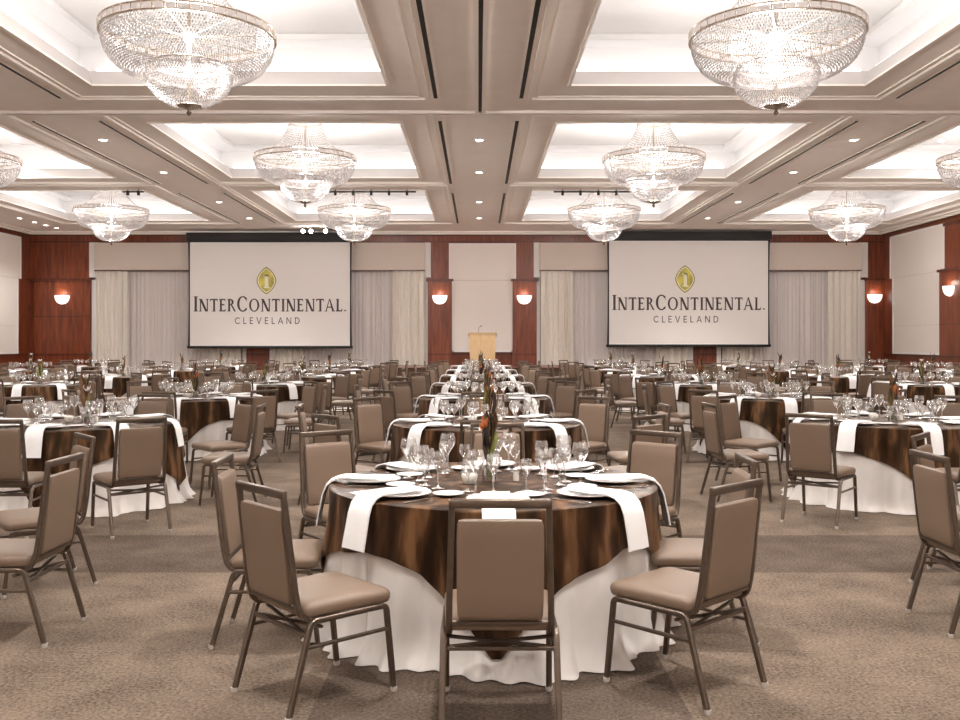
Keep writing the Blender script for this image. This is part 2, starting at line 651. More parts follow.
def build_back_wall():
    zt = 5.38                      # underside of the wood header
    w = MB()
    y = YB
    w.box((XL - .2, y + .25, 0), (XR + .2, y + .45, ZC), 2)          # masonry behind the drapes
    # wood end walls
    xl1, xr0 = bx_(92), bx_(864)
    w.box((XL, y - .02, 0), (xl1, y + .25, ZC), 0)
    w.box((xr0, y - .02, 0), (XR, y + .25, ZC), 0)
    w.box((xl1, y - .02, zt), (xr0, y + .25, ZC), 0)               # header
    w.box((XL, y - .12, ZC - .16), (XR, y - .02, ZC - .001), 1)      # dark cornice
    w.box((XL, y - .06, zt - .02), (XR, y - .02, zt + .05), 1)
    # caps and rails on the end walls
    zc = bz_(281)
    w.box((bx_(36), y - .18, 0), (bx_(92), y - .02, zc), 0)
    w.box((bx_(27), y - .24, zc), (bx_(92.5), y - .02, zc + .09), 1)
    w.box((bx_(36), y - .20, 1.0), (bx_(92), y - .18, 1.06), 1)
    w.box((bx_(36), y - .19, bz_(317)), (bx_(92), y - .18, bz_(316)), 1)
    w.box((bx_(36), y - .20, 0), (bx_(92), y - .18, .2), 1)
    w.box((bx_(864), y - .18, 0), (XR, y - .02, zc), 0)
    w.box((bx_(863.5), y - .24, zc), (XR, y - .02, zc + .09), 1)
    w.box((bx_(864), y - .20, 0), (XR, y - .18, .2), 1)
    # centre: pilasters and fabric panel
    cxl0, cxl1, cxr0, cxr1 = bx_(428), bx_(452), bx_(512.5), bx_(536.5)
    w.box((cxl0, y - .02, 0), (cxr1, y + .25, zt), 0)
    pilaster_back(w, cxl0, cxl1, bx_(431), bx_(449), y - .02)
    pilaster_back(w, cxr0, cxr1, bx_(516), bx_(533.5), y - .02)
    w.box((cxl1, y - .06, 1.0), (cxr0, y - .02, 1.10), 1)
    w.box((cxl1, y - .06, 0), (cxr0, y - .02, .2), 1)
    # between windows behind the screens
    for a, c in ((247, 270), (692.5, 716)):
        w.box((bx_(a), y - .10, 0), (bx_(c), y + .25, zt), 0)
        w.box((bx_(a), y - .13, 1.0), (bx_(c), y - .10, 1.06), 1)
    ob = struct('wall_back', w, [m_wood, m_wooddk, m_lowwall])
    # white window returns
    r = MB()
    for (a, c, z0, z1) in ((92.5, 97, 0, bz_(280)), (90, 98.5, bz_(280) + .1, zt), (425.5, 428, 0, bz_(280)), (425, 431, bz_(280) + .1, zt),
                           (536.5, 539.5, 0, bz_(280)), (533.5, 540, bz_(280) + .1, zt), (859, 864, 0, bz_(280)), (858, 867, bz_(280) + .1, zt),
                           (243, 247, 0, zt), (270, 274.5, 0, zt), (688, 692.5, 0, zt), (716, 720.5, 0, zt)):
        r.box((bx_(a), y - .08, z0), (bx_(c), y + .25, z1))
    struct('trim_4', r, m_white)
    # fabric panel in the middle
    p = MB()
    p.box((bx_(452), y - .10, 1.12), (bx_(512.5), y - .06, bz_(280) - .01))
    p.box((bx_(449), y - .10, bz_(280)), (bx_(516), y - .06, bz_(243.5)))
    p.box((bx_(451), y - .115, bz_(281)), (bx_(514), y - .10, bz_(280)), 1)
    struct('trim_5', p, [m_panel, m_val])
    f = MB()
    for (x0, x1, z0, z1) in ((449, 516, bz_(280), bz_(243.5)),):
        f.box((bx_(x0), y - .12, z1 - .06), (bx_(x1), y - .10, z1))
        f.box((bx_(x0), y - .12, z0), (bx_(x0) + .06, y - .10, z1 - .06))
        f.box((bx_(x1) - .06, y - .12, z0), (bx_(x1), y - .10, z1 - .06))
    f.box((bx_(452), y - .12, 1.12), (bx_(452) + .06, y - .10, bz_(281)))
    f.box((bx_(512.5) - .06, y - .12, 1.12), (bx_(512.5), y - .10, bz_(281)))
    f.box((bx_(452), y - .12, 1.12), (bx_(512.5), y - .10, 1.18))
    struct('trim_6', f, m_white)
    # low walls and window glass behind the sheers
    zval = bz_(270.5)
    wins = [(97, 243), (274.5, 425.5), (539.5, 688), (720.5, 859)]
    for i, (a, c) in enumerate(wins):
        g = MB()
        g.box((bx_(a), y + .10, .62), (bx_(c), y + .12, zval + .3), 0)
        fr = MB()
        for k in range(5):
            xx = bx_(a) + (bx_(c) - bx_(a)) * k / 4
            fr.box((xx - .03, y + .06, .62), (xx + .03, y + .14, zval + .3))
        fr.box((bx_(a), y + .05, .56), (bx_(c), y + .15, .62))
        wo = struct('window_%d' % (i + 1), fr, m_white)
        g.build('pane', m_winglass, wo)
        s = MB()
        s.box((bx_(a), y + .05, 0), (bx_(c), y + .2, .56), 0)
        struct('trim_%d' % (7 + i), s, m_lowwall)
    # valances (fabric-covered pelmet boxes) and curtains
    k = 0
    names = ['beside the wood corner with the single sconce', 'next to the wood column beside the lectern, screen side',
             'next to the far wood column beside the lectern', 'beside the narrow wood corner at the side panels']
    names = ['in the first window bay from the left-hand corner'.replace('left-hand', 'left-side'), 'in the second window bay, left-side of the lectern',
             'in the third window bay, right-side of the lectern', 'in the fourth window bay by the right-side corner']
    for i, (a, c) in enumerate(wins):
        v = MB()
        v.box((bx_(a) + .005, y - .28, zval), (bx_(c) - .005, y - .03, zt - .03), 0)
        v.box((bx_(a) + .005, y - .30, zval - .03), (bx_(c) - .005, y - .03, zval), 1)
        o = v.build('pelmet', [m_val, m_wooddk])
        tag(o, 'taupe fabric pelmet above the curtains ' + names[i], 'pelmet', 'pelmets over the windows')
        W = c - a
        # drape at the outer and inner ends
        d1 = wave_sheet(bx_(a) + .03, bx_(a + 33 if i in (0, 2) else a + 30), .03, zval - .03, y - .165, 5.5, .09, seed=i + 3)
        o = d1.build('drape', m_drape, smooth=80)
        tag(o, 'gathered cream drape at the left-side end ' + names[i], 'curtain', 'heavy drapes')
        d2 = wave_sheet(bx_(c - 33), bx_(c) - .03, .03, zval - .03, y - .165, 5.5, .09, seed=i + 13)
        o = d2.build('drape', m_drape, smooth=80)
        tag(o, 'gathered cream drape at the right-side end ' + names[i], 'curtain', 'heavy drapes')
        s = wave_sheet(bx_(a + 26), bx_(c - 26), .03, zval - .03, y + .005, 24, .03, n_per=7, seed=i + 23)
        o = s.build('sheer_curtain', m_sheer, smooth=80)
        tag(o, 'pale sheer curtain between the drapes ' + names[i], 'curtain', 'sheer curtains')


m_winglass = plain('window_glass_dark', (.16, .16, .18, 1), .1)


def build_side_wall(side):
    s = -1 if side == 'left' else 1
    X = XL if side == 'left' else XR

    def bxs(b, d0, d1, y0, y1, z0, z1, m=0):
        """box standing d0..d1 proud of the wall"""
        xa, xb = X - s * d0, X - s * d1
        b.box((min(xa, xb), y0, z0), (max(xa, xb), y1, z1), m)
    w = MB()
    bxs(w, -.2, 0, YF - .2, YB, 0, ZC, 0)
    bxs(w, 0, .12, YF, YB - .26, ZC - .16, ZC - .122, 1)
    bxs(w, 0, .06, YF, YB - .26, 1.0, 1.07, 1)
    bxs(w, 0, .05, YF, YB - .26, 0, .2, 1)
    zc = 3.93
    y = 36.25
    pan = MB()
    frm = MB()
    first = True
    pil = []
    panels = []
    while y > YF + 3:
        ya = y - 4.30                     # fabric panel spans ya..y
        panels.append((ya, y))
        pil.append((ya - 1.1, ya))
        y = ya - 1.1
    for (a, c) in panels:
        bxs(pan, .005, .05, a + .25, c - .25, 1.07, zc, 0)
        bxs(pan, .005, .05, a + .02, c - .02, zc, 5.52, 0)
        bxs(pan, .05, .056, a + .25, c - .25, 2.10, 2.115, 1)
        bxs(pan, .05, .056, a + .02, c - .02, zc - .01, zc + .01, 1)
        f = .07
        bxs(frm, .05, .075, a + .25, c - .25, 1.07, 1.07 + f)
        bxs(frm, .05, .075, a + .25, a + .25 + f, 1.07 + f, zc)
        bxs(frm, .05, .075, c - .25 - f, c - .25, 1.07 + f, zc)
        bxs(frm, .05, .075, a + .02, a + .02 + f, zc, 5.52)
        bxs(frm, .05, .075, c - .02 - f, c - .02, zc, 5.52)
        bxs(frm, .05, .075, a + .02, c - .02, 5.52 - f, 5.52)
    for (a, c) in pil:
        bxs(w, 0, .16, a - .2, c + .2, 0, zc - .06, 0)
        bxs(w, 0, .22, a - .26, c + .26, zc - .06, zc + .03, 1)
        bxs(w, 0, .10, a + .05, c - .05, zc + .03, 5.50, 0)
        bxs(w, 0, .14, a, c, 5.40, 5.50, 1)
        bxs(w, .16, .175, a - .2, c + .2, 1.0, 1.06, 1)
        bxs(w, .16, .17, a - .2, c + .2, 2.09, 2.11, 1)
    struct('wall_' + side, w, [m_wood, m_wooddk])
    i = 11 if side == 'left' else 13
    struct('trim_%d' % i, pan, [m_panel, m_val])
    struct('trim_%d' % (i + 1), frm, m_white)
    return pil


# ------------------------------------------------------------------ ceiling fittings
def row_word(i):
    return ['front-row', 'second-row', 'third-row', 'fourth-row', 'fifth-row', 'sixth-row', 'seventh-row'][i]


def build_slots():
    rng = [(2.0, 8.2, 'over the front of the room'), (8.9, 16.6, 'before the cross track'), (18.35, 25.6, 'beyond the cross track'), (27.3, 34.2, 'close to the end wall')]
    xs = [(-8.60, 'second from the left-side trays'), (-7.30, 'first left-of-centre tray edge'), (-.745, 'left-side line of the middle beam'), (.745, 'right-side line of the middle beam'),
          (7.30, 'first right-of-centre tray edge'), (8.60, 'second from the right-side trays')]
    for x, wx in xs:
        for (a, c, wy) in rng[1:]:
            b = MB()
            b.box((x - .035, a, ZC - .012), (x + .035, c, ZC - .001), 0)
            b.box((x - .055, a - .02, ZC - .018), (x - .035, c + .02, ZC - .001), 1)
            b.box((x + .035, a - .02, ZC - .018), (x + .055, c + .02, ZC - .001), 1)
            o = b.build('air_diffuser', [m_black, m_trim])
            tag(o, 'long black slot diffuser, ' + wx + ', ' + wy, 'air vent', 'slot diffusers in the ceiling beams')


def build_downlights():
    base = empty('recessed_downlight', (0, 0, ZC))
    b = MB()
    b.lathe([(.12, -.001), (.12, -.014), (.085, -.018), (.08, -.004)], 20)
    b.build('trim_ring', m_white, base)
    b = MB()
    b.lathe([(.0001, -.008), (.08, -.008)], 20)
    b.build('lamp', m_down, base)
    kids = kids_of(base)
    pos = []
    for wy, y in (('nearest the cross track', 20.05), ('second beyond the cross track', 23.9), ('third beyond the cross track', 29.0), ('closest to the end wall', 32.8)):
        for wx, x in (('left-side beam', -7.92), ('middle beam', .02), ('right-side beam', 7.92)):
            pos.append((x, y, 'small round downlight in the %s, %s' % (wx, wy.replace('nearest', 'just beyond'))))
    for i, y in enumerate((32.8, 33.9, 34.8, 35.7)):
        pos.append((-15.85, y, 'small downlight by the left-side wall, %s counted towards the corner' % ['first', 'second', 'third', 'fourth'][i]))
    for y in (-6.0, -2.0, 2.0, 6.0, 10.0, 14.0):  # unseen downlights, added to brighten the near floor and tables
        for x in (-7.92, .02, 7.92):
            if x == .02 and y > 11:
                continue
            pos.append((x + (.35 if x == .02 else 0), y, 'unseen round downlight added in the beam overhead, before the cross track'))
    first = True
    for x, y, lb in pos:
        o = base if first else copy_tree(base, kids)
        first = False
        o.location = (x, y, ZC)
        tag(o, lb, 'ceiling light', 'unseen downlights added before the cross track' if y < 18 else 'recessed downlights')
    # two small lamps inside the outermost trays
    for x, lb in ((-11.7, 'left-side'), (11.7, 'right-side')):
        o = copy_tree(base, kids)
        o.location = (x, 24.0, 6.62)
        tag(o, 'tiny lamp in the bright %s outer tray ceiling' % lb, 'ceiling light', 'recessed downlights')


def bead(b, p, s, h):
    n = len(b.v)
    x, y, z = p
    b.v += [(x + s, y, z), (x, y + s, z), (x - s, y, z), (x, y - s, z), (x, y, z + h), (x, y, z - h)]
    for i in range(4):
        j = (i + 1) % 4
        b.f.append((n + i, n + j, n + 4))
        b.f.append((n + j, n + i, n + 5))
        b.m += [0, 0]


def bead_shell(prof, spacing, s, h, jit, rnd):
    """beads strung over a surface of revolution"""
    b = MB()
    # resample the profile
    pts = []
    for i in range(len(prof) - 1):
        (r0, z0), (r1, z1) = prof[i], prof[i + 1]
        L = sqrt((r1 - r0) ** 2 + (z1 - z0) ** 2)
        k = max(1, round(L / spacing))
        for q in range(k):
            pts.append((r0 + (r1 - r0) * q / k, z0 + (z1 - z0) * q / k))
    pts.append(prof[-1])
    nstr = int(2 * pi * max(r for r, z in prof) / spacing)
    for i, (r, z) in enumerate(pts):
        n = nstr
        while 2 * pi * r / n < spacing * .62 and n > 8:
            n //= 2
        for j in range(n):
            a = 2 * pi * (j + .5 * (i % 2)) / n
            k = 1 + rnd.uniform(-jit, jit)
            bead(b, (r * cos(a), r * sin(a), z), s * k, h * k)
    return b


def build_chandeliers():
    rnd = random.Random(3)
    # origin at ring height
    def arc(r0, z0, r1, z1, bulge, n=8):
        out = []
        for k in range(n + 1):
            t = k / n
            a = t * pi / 2
            out.append((r1 + (r0 - r1) * cos(a) ** bulge, z0 + (z1 - z0) * sin(a) ** bulge if bulge else 0))
        return out
    bowl = arc(1.12, -.04, .52, -.56, .9)
    low = [(.50, -.42), (.56, -.50), (.565, -.60), (.52, -.72), (.43, -.83), (.30, -.91), (.16, -.95)]
    can = [(.36, .82), (.42, .62), (.52, .44), (.68, .26), (.88, .13), (1.10, .07)]
    root = empty('crystal_chandelier', (0, 0, 5.70))
    bead_shell(bowl, .040, .0125, .019, .25, rnd).build('crystal_bowl', m_crystal, root, smooth=0)
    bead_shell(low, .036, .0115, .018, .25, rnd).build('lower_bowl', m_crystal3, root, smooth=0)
    # canopy: strands fanning from the ceiling down to the ring
    c = MB()
    ns = 72
    for j in range(ns):
        a = 2 * pi * j / ns
        for i in range(len(can) - 1):
            (r0, z0), (r1, z1) = can[i], can[i + 1]
            k = 4
            for q in range(k):
                t = q / k
                bead(c, ((r0 + (r1 - r0) * t) * cos(a), (r0 + (r1 - r0) * t) * sin(a), z0 + (z1 - z0) * t), .012, .020)
    c.build('crystal_strands', m_crystal2, root, smooth=0)
    # jewelled ring: two metal rims with crystal blocks between
    r = MB()
    for z in (-.035, .065):
        r.lathe([(1.125, z - .012), (1.155, z - .012), (1.16, z), (1.155, z + .012), (1.125, z + .012), (1.125, z - .012)], 64)
    for j in range(0, 48):
        a = 2 * pi * j / 48
        r.tube([(1.15 * cos(a), 1.15 * sin(a), -.03), (1.15 * cos(a), 1.15 * sin(a), .06)], .010, n=4)
    r.lathe([(.50, -.40), (.525, -.41), (.525, -.425), (.50, -.43), (.50, -.40)], 48)
    r.lathe([(.33, .80), (.38, .81), (.38, .85), (.33, .86), (.33, .80)], 32)
    r.build('metal_ring', m_brass, root)
    k = MB()
    for j in range(48):
        a0, a1 = 2 * pi * (j + .12) / 48, 2 * pi * (j + .88) / 48
        k.quad((1.14 * cos(a0), 1.14 * sin(a0), -.022), (1.14 * cos(a1), 1.14 * sin(a1), -.022), (1.14 * cos(a1), 1.14 * sin(a1), .052), (1.14 * cos(a0), 1.14 * sin(a0), .052))
        k.quad((1.155 * cos(a0), 1.155 * sin(a0), -.018), (1.155 * cos(a1), 1.155 * sin(a1), -.018), (1.155 * cos(a1), 1.155 * sin(a1), .048), (1.155 * cos(a0), 1.155 * sin(a0), .048))
    k.build('crystal_band', m_crystal2, root, smooth=0)
    # inner frame, stem and finial
    s = MB()
    s.tube([(0, 0, .92), (0, 0, -.90)], .022)
    for j in range(8):
        a = 2 * pi * j / 8
        s.tube([(0, 0, -.02), (1.12 * cos(a), 1.12 * sin(a), .0)], .009, n=5)
    s.build('stem', m_brass, root)
    fb = MB()
    fb.lathe([(.0001, -.90), (.13, -.93), (.17, -.955), (.10, -.985), (.03, -1.0), (.02, -1.02), (.035, -1.045), (.02, -1.075), (.0001, -1.09)], 20)
    fb.build('finial', m_brass, root)
    bl = MB()
    bl.lathe([(.024, .12), (.07, .09), (.10, .02), (.07, -.05), (.03, -.12), (.028, -.42), (.06, -.48), (.08, -.55), (.06, -.62), (.024, -.67)], 14)
    bl.build('lamp', m_bulb, root)
    kids = kids_of(root)
    L = bpy.data.lights.new('chandelier_light', 'POINT')
    L.energy = CHAND_W
    L.color = (1, .965, .93)
    L.shadow_soft_size = .30
    rows = [(4.25, 'row overhead'), (-4.2, 'row behind the front tables'), (12.8, 'first chandelier row'), (21.6, 'second chandelier row'), (30.15, 'row by the screens')]
    first = True
    for y, wr in rows:
        xs = [(-3.90 if y < 15 else -3.94, 'inner left-side'), (4.01 if y < 15 else 3.98, 'inner right-side')]
        if y > 15 or y < 10:
            xs += [(-11.65, 'outer left-side'), (11.68, 'outer right-side')]
        for x, wx in xs:
            o = root if first else copy_tree(root, kids)
            first = False
            o.location = (x, y, 5.67)
            o.rotation_euler = (0, 0, R.uniform(0, 1))
            tag(o, 'two-tier crystal basket chandelier, %s one of the %s' % (wx, wr), 'chandelier', 'crystal chandeliers')
            lo = bpy.data.objects.new('chandelier_light', L)
            COL.objects.link(lo)
            lo.parent = o
            lo.location = (0, 0, -.36)
    # suspension collar reaches the tray ceiling
    return


CHAND_W = 260


def build_sconces(pil_left, pil_right):
    root = empty('wall_sconce', (0, 0, 0))
    # half bowl, opening upwards, local -Y is out from the wall
    prof = [(.29, .17), (.285, .10), (.26, .0), (.20, -.10), (.10, -.16), (.001, -.175)]
    g = MB()
    n = 16
    rings = [[(r * cos(pi + pi * j / n), .75 * r * sin(pi + pi * j / n), z) for j in range(n + 1)] for r, z in prof]
    g.loft(rings, 0, closed=False)
    g.build('glass_bowl', m_sconce, root)
    t = MB()
    for z, r in ((.175, .30),):
        t.tube([(r * cos(pi + pi * j / n), .75 * r * sin(pi + pi * j / n), z) for j in range(n + 1)], .012, n=6)
    t.lathe([(.0001, -.21), (.02, -.20), (.03, -.18), (.0001, -.165)], 10, (0, -.02, 0))
    t.build('metal_rim', m_brass, root)
    t = MB()
    t.box((-.10, -.02, -.16), (.10, 0, .16))
    t.build('back_plate', m_brass, root)
    kids = kids_of(root)
    L = bpy.data.lights.new('sconce_light', 'POINT')
    L.energy = 2.5
    L.color = (1, .86, .74)
    L.shadow_soft_size = .12
    y = YB - .18
    items = [((bx_(64.5), y - .02, bz_(300)), 0, 'on the wood wall in the left-side corner'),
             ((bx_(440), y - .02, bz_(300)), 0, 'on the wood column left-of the lectern'),
             ((bx_(524), y - .02, bz_(300)), 0, 'on the wood column right-of the lectern'),
             ((bx_(872.5), y - .02, bz_(299)), 0, 'on the narrow wood strip by the end drape'),
             ((XR - .16, 31.4, 3.20), -pi / 2, 'on the side wall column between cream panels'),
             ((XL + .16, 31.4, 3.20), pi / 2, 'on the left-side wall column between cream panels')]
    for i, (p, rz, lb) in enumerate(items):
        o = root if i == 0 else copy_tree(root, kids)
        o.location = p
        o.rotation_euler = (0, 0, rz)
        tag(o, 'glowing half-bowl sconce ' + lb, 'wall lamp', 'wall sconces')
        lo = bpy.data.objects.new('sconce_light', L)
        COL.objects.link(lo)
        lo.parent = o
        lo.location = (0, -.14, .24)


# ------------------------------------------------------------------ lettering
def glyph(ch):
    """serif capital as polygons in a unit-height box: returns (polys, width)"""
    T, t = .175, .10     # thick and thin strokes
    s = .055              # serif thickness
    P = []

    def rect(x0, y0, x1, y1):
        P.append([(x0, y0), (x1, y0), (x1, y1), (x0, y1)])

    def serif(xc, y, w):
        rect(xc - w / 2, y, xc + w / 2, y + s)

    def ring(cx, cy, rx, ry, a0, a1, n=22):
        pts_o, pts_i = [], []
        for k in range(n + 1):
            a = radians(a0 + (a1 - a0) * k / n)
            th = t + (T - t) * abs(cos(a)) ** 1.4
            pts_o.append((cx + rx * cos(a), cy + ry * sin(a)))
            pts_i.append((cx + (rx - th) * cos(a), cy + (ry - th * .8) * sin(a)))
        for k in range(n):
            P.append([pts_o[k], pts_o[k + 1], pts_i[k + 1], pts_i[k]])
    if ch == 'I':
        rect(.10, 0, .10 + T, 1); serif(.10 + T / 2, 0, .30); serif(.10 + T / 2, 1 - s, .30); return P, .33
    if ch == 'N':
        rect(.10, 0, .10 + t, 1); rect(.70, 0, .70 + t, 1)
        P.append([(.06, 1), (.06 + T * 1.2, 1), (.765, 0), (.765 - T * 1.15, 0)])
        serif(.13, 0, .24); serif(.74, 1 - s, .24); serif(.09, 1 - s, .2); return P, .86
    if ch == 'T':
        rect(.30, 0, .30 + T, 1); rect(0.02, 1 - t, .70, 1); serif(.3625, 0, .30)
        P.append([(.02, 1), (.02, .80), (.06, .80), (.10, 1 - t)]); P.append([(.70, 1), (.70, .80), (.66, .80), (.62, 1 - t)]); return P, .72
    if ch == 'E':
        rect(.08, 0, .08 + T, 1); rect(.02, 0, .56, t); rect(.02, 1 - t, .54, 1); rect(.1, .49, .46, .49 + t)
        P.append([(.56, 0), (.60, .20), (.56, .20), (.48, t)]); P.append([(.54, 1), (.56, .82), (.52, .82), (.46, 1 - t)]); rect(.44, .42, .47, .60); return P, .63
    if ch == 'R':
        rect(.08, 0, .08 + T, 1); serif(.14, 0, .26); serif(.11, 1 - s, .2)
        ring(.24, .745, .32, .255, -90, 90); rect(.1, 1 - .052, .26, 1); rect(.1, .49, .26, .49 + .052)
        P.append([(.30, .52), (.44, .52), (.76, 0), (.60, 0)]); return P, .74
    if ch == 'C':
        ring(.44, .5, .42, .52, 42, 318, 40); rect(.70, .66, .735, .90); rect(.70, .10, .735, .26); return P, .80
    if ch == 'O':
        ring(.47, .5, .45, .52, 0, 360, 44); return P, .95
    if ch == 'A':
        P.append([(.02 + .0, 0), (.02 + t, 0), (.40, 1), (.34, 1)]); P.append([(.34, 1.0), (.43, 1), (.80, 0), (.80 - T * 1.1, 0)])
        rect(.18, .30, .60, .30 + t * .9); serif(.05, 0, .20); serif(.74, 0, .26); return P, .83
    if ch == 'L':
        rect(.08, 0, .08 + T, 1); serif(.14, 1 - s, .26); rect(.02, 0, .54, t); P.append([(.54, 0), (.58, .22), (.54, .22), (.46, t)]); return P, .60
    if ch == '.':
        ring(.12, .08, .06, .06, 0, 360, 10); return P, .22
    return P, .3


def sans(ch):
    t = .13
    P = []

    def rect(x0, y0, x1, y1):
        P.append([(x0, y0), (x1, y0), (x1, y1), (x0, y1)])

    def ring(cx, cy, rx, ry, a0, a1, n=22):
        for k in range(n):
            a, b = radians(a0 + (a1 - a0) * k / n), radians(a0 + (a1 - a0) * (k + 1) / n)
            P.append([(cx + rx * cos(a), cy + ry * sin(a)), (cx + rx * cos(b), cy + ry * sin(b)), (cx + (rx - t) * cos(b), cy + (ry - t) * sin(b)), (cx + (rx - t) * cos(a), cy + (ry - t) * sin(a))])
    if ch == 'C':
        ring(.48, .5, .48, .5, 42, 318); return P, .86
    if ch == 'L':
        rect(.05, 0, .05 + t, 1); rect(.05, 0, .55, t); return P, .58
    if ch == 'E':
        rect(.05, 0, .05 + t, 1); rect(.05, 0, .6, t); rect(.05, 1 - t, .6, 1); rect(.05, .44, .54, .44 + t); return P, .64
    if ch == 'V':
        P.append([(.0, 1), (.15, 1), (.50, 0), (.38, 0)]); P.append([(.38, 0), (.50, 0), (.88, 1), (.74, 1)]); return P, .88
    if ch == 'A':
        P.append([(.0, 0), (.14, 0), (.50, 1), (.38, 1)]); P.append([(.38, 1), (.50, 1), (.88, 0), (.74, 0)]); rect(.2, .28, .68, .28 + t * .8); return P, .88
    if ch == 'N':
        rect(.05, 0, .05 + t, 1); rect(.72, 0, .72 + t, 1); P.append([(.05, 1), (.20, 1), (.85, 0), (.70, 0)]); return P, .92
    if ch == 'D':
        rect(.05, 0, .05 + t, 1); rect(.05, 0, .35, t); rect(.05, 1 - t, .35, 1); ring(.33, .5, .5, .5, -90, 90); return P, .88
    return P, .4


def letters(word, fn, heights, total_w, y, cx, base_z, track):
    widths = [fn(c)[1] * h for c, h in zip(word, heights)]
    raw = sum(widths) + track * (len(word) - 1)
    k = total_w / raw
    x = cx - total_w / 2
    b = MB()
    for q, (c, h) in enumerate(zip(word, heights)):
        P, w = fn(c)
        for j, poly in enumerate(P):
            dz = -.0004 * (j % 5)
            b.poly([(x + px * h * k, y + dz, base_z + pz * h) for px, pz in poly])
        x += (w * h + track) * k
    return b


def build_screen(px0, px1, py0, py1, lb):
    """projection screen hung in front of the end wall"""
    ys = 36.35

    def X(p): return (p - CX) * ys / F

    def Z(p): return CAMZ + (HY - p) * ys / F
    x0, x1, z1, z0 = X(px0), X(px1), Z(py0), Z(py1)
    root = empty('projection_screen', ((x0 + x1) / 2, ys, z0))
    cx = (x0 + x1) / 2
    W = x1 - x0

    def shift(b):
        b.v = [(p[0] - cx, p[1] - ys, p[2] - z0) for p in b.v]
        return b
    c = MB()
    c.box((x0 - .03, ys - .16, z1 - .04), (x1 + .03, ys + .16, z1 + .27), ch=.02)
    shift(c).build('ceiling_housing', m_screenb, root)
    # masking with tab-tensioned curved sides
    n = 16
    bl = MB()
    fr, bk = [], []
    for side in (-1, 1):
        xe = x0 if side < 0 else x1
        pts = []
        for k in range(n + 1):
            t = k / n
            z = z0 + .08 + (z1 - .04 - z0 - .08) * t
            pull = -.03 * sin(pi * t) ** .8
            pts.append((xe + side * pull * 1.0, z))
        xi = x0 + .15 if side < 0 else x1 - .15
        for k in range(n):
            a, b_ = pts[k], pts[k + 1]
            bl.quad((a[0], ys - .005, a[1]), (xi, ys - .005, a[1]), (xi, ys - .005, b_[1]), (b_[0], ys - .005, b_[1]))
            bl.quad((b_[0], ys + .005, b_[1]), (xi, ys + .005, b_[1]), (xi, ys + .005, a[1]), (a[0], ys + .005, a[1]))
            bl.quad((a[0], ys - .005, a[1]), (b_[0], ys - .005, b_[1]), (b_[0], ys + .005, b_[1]), (a[0], ys + .005, a[1]))
    bl.box((x0 + .15, ys - .005, z0 + .08), (x1 - .15, ys + .005, z1 - .04))
    shift(bl).build('black_masking', m_screenb, root)
    s = MB()
    s.box((x0 + .12, ys - .012, z0 + .10), (x1 - .12, ys - .006, z1 - .10))
    shift(s).build('screen_fabric', m_screen, root)
    e = MB()
    for (a, b_, c_, d) in ((x0 + .08, z0 + .10, x0 + .12, z1 - .10), (x1 - .12, z0 + .10, x1 - .08, z1 - .10), (x0 + .08, z0 + .08, x1 - .08, z0 + .13), (x0 + .08, z1 - .13, x1 - .08, z1 - .09)):
        e.box((a, ys - .0135, b_), (c_, ys - .006, d))
    shift(e).build('fabric_edge', m_white, root)
    bb = MB()
    bb.box((x0 - .03, ys - .04, z0 - .02), (x1 + .03, ys + .04, z0 + .08), ch=.015)
    shift(bb).build('bottom_bar', m_screenb, root)
    # lettering
    yt = ys - .0165
    word = 'INTERCONTINENTAL.'
    hh = [1.20 if i in (0, 5) else 1.0 for i in range(16)] + [1.0]
    H = 12.6 * ys / F
    hz = [h * H for h in hh]
    pxl = (px0 + px1) / 2
    b = letters(word, glyph, hz, 153 * ys / F, yt, X(pxl - .2), Z(py1 - 36.5), .10 * H)
    shift(b).build('name_lettering', m_ink, root, smooth=0)
    b = letters('CLEVELAND', sans, [6.6 * ys / F] * 9, 65 * ys / F, yt, X(pxl - 2.5), Z(py1 - 24), .5 * 6.6 * ys / F)
    shift(b).build('city_lettering', m_ink, root, smooth=0)
    # gold emblem: pointed oval holding a small column
    em = MB()
    ex, ez = X(pxl - 3.5), Z(py0 + 40.6)

    def oval(a, h, y, m, n=40, pt=.12):
        pts = []
        for k in range(n):
            v = -1 + 4 * k / n if k < n / 2 else 1 - 4 * (k - n / 2) / n
            w = a * (1 - abs(v) ** 1.75) ** .82
            pts.append((ex + (w if k < n / 2 else -w), y, ez + h * v))
        em.poly(pts, m)
    k = ys / F
    oval(9.8 * k, 13.8 * k, yt, 1)
    oval(8.9 * k, 12.6 * k, yt - .0012, 2)
    oval(8.0 * k, 11.4 * k, yt - .0024, 0)

    def er(x0_, z0_, x1_, z1_, m):
        em.poly([(ex + x0_ * k, yt - .0036, ez + z0_ * k), (ex + x1_ * k, yt - .0036, ez + z0_ * k), (ex + x1_ * k, yt - .0036, ez + z1_ * k), (ex + x0_ * k, yt - .0036, ez + z1_ * k)], m)
    er(-1.6, -6.3, 2.2, 5.8, 2)
    er(-2.8, -7.6, 3.4, -6.2, 2)
    er(-3.0, 4.4, 2.2, 5.8, 2)
    er(2.2, -6.2, 2.8, 5.4, 1)
    shift(em).build('gold_emblem', [m_gold, m_olive, m_pale], root, smooth=0)
    tag(root, lb, 'projection screen', 'projection screens')


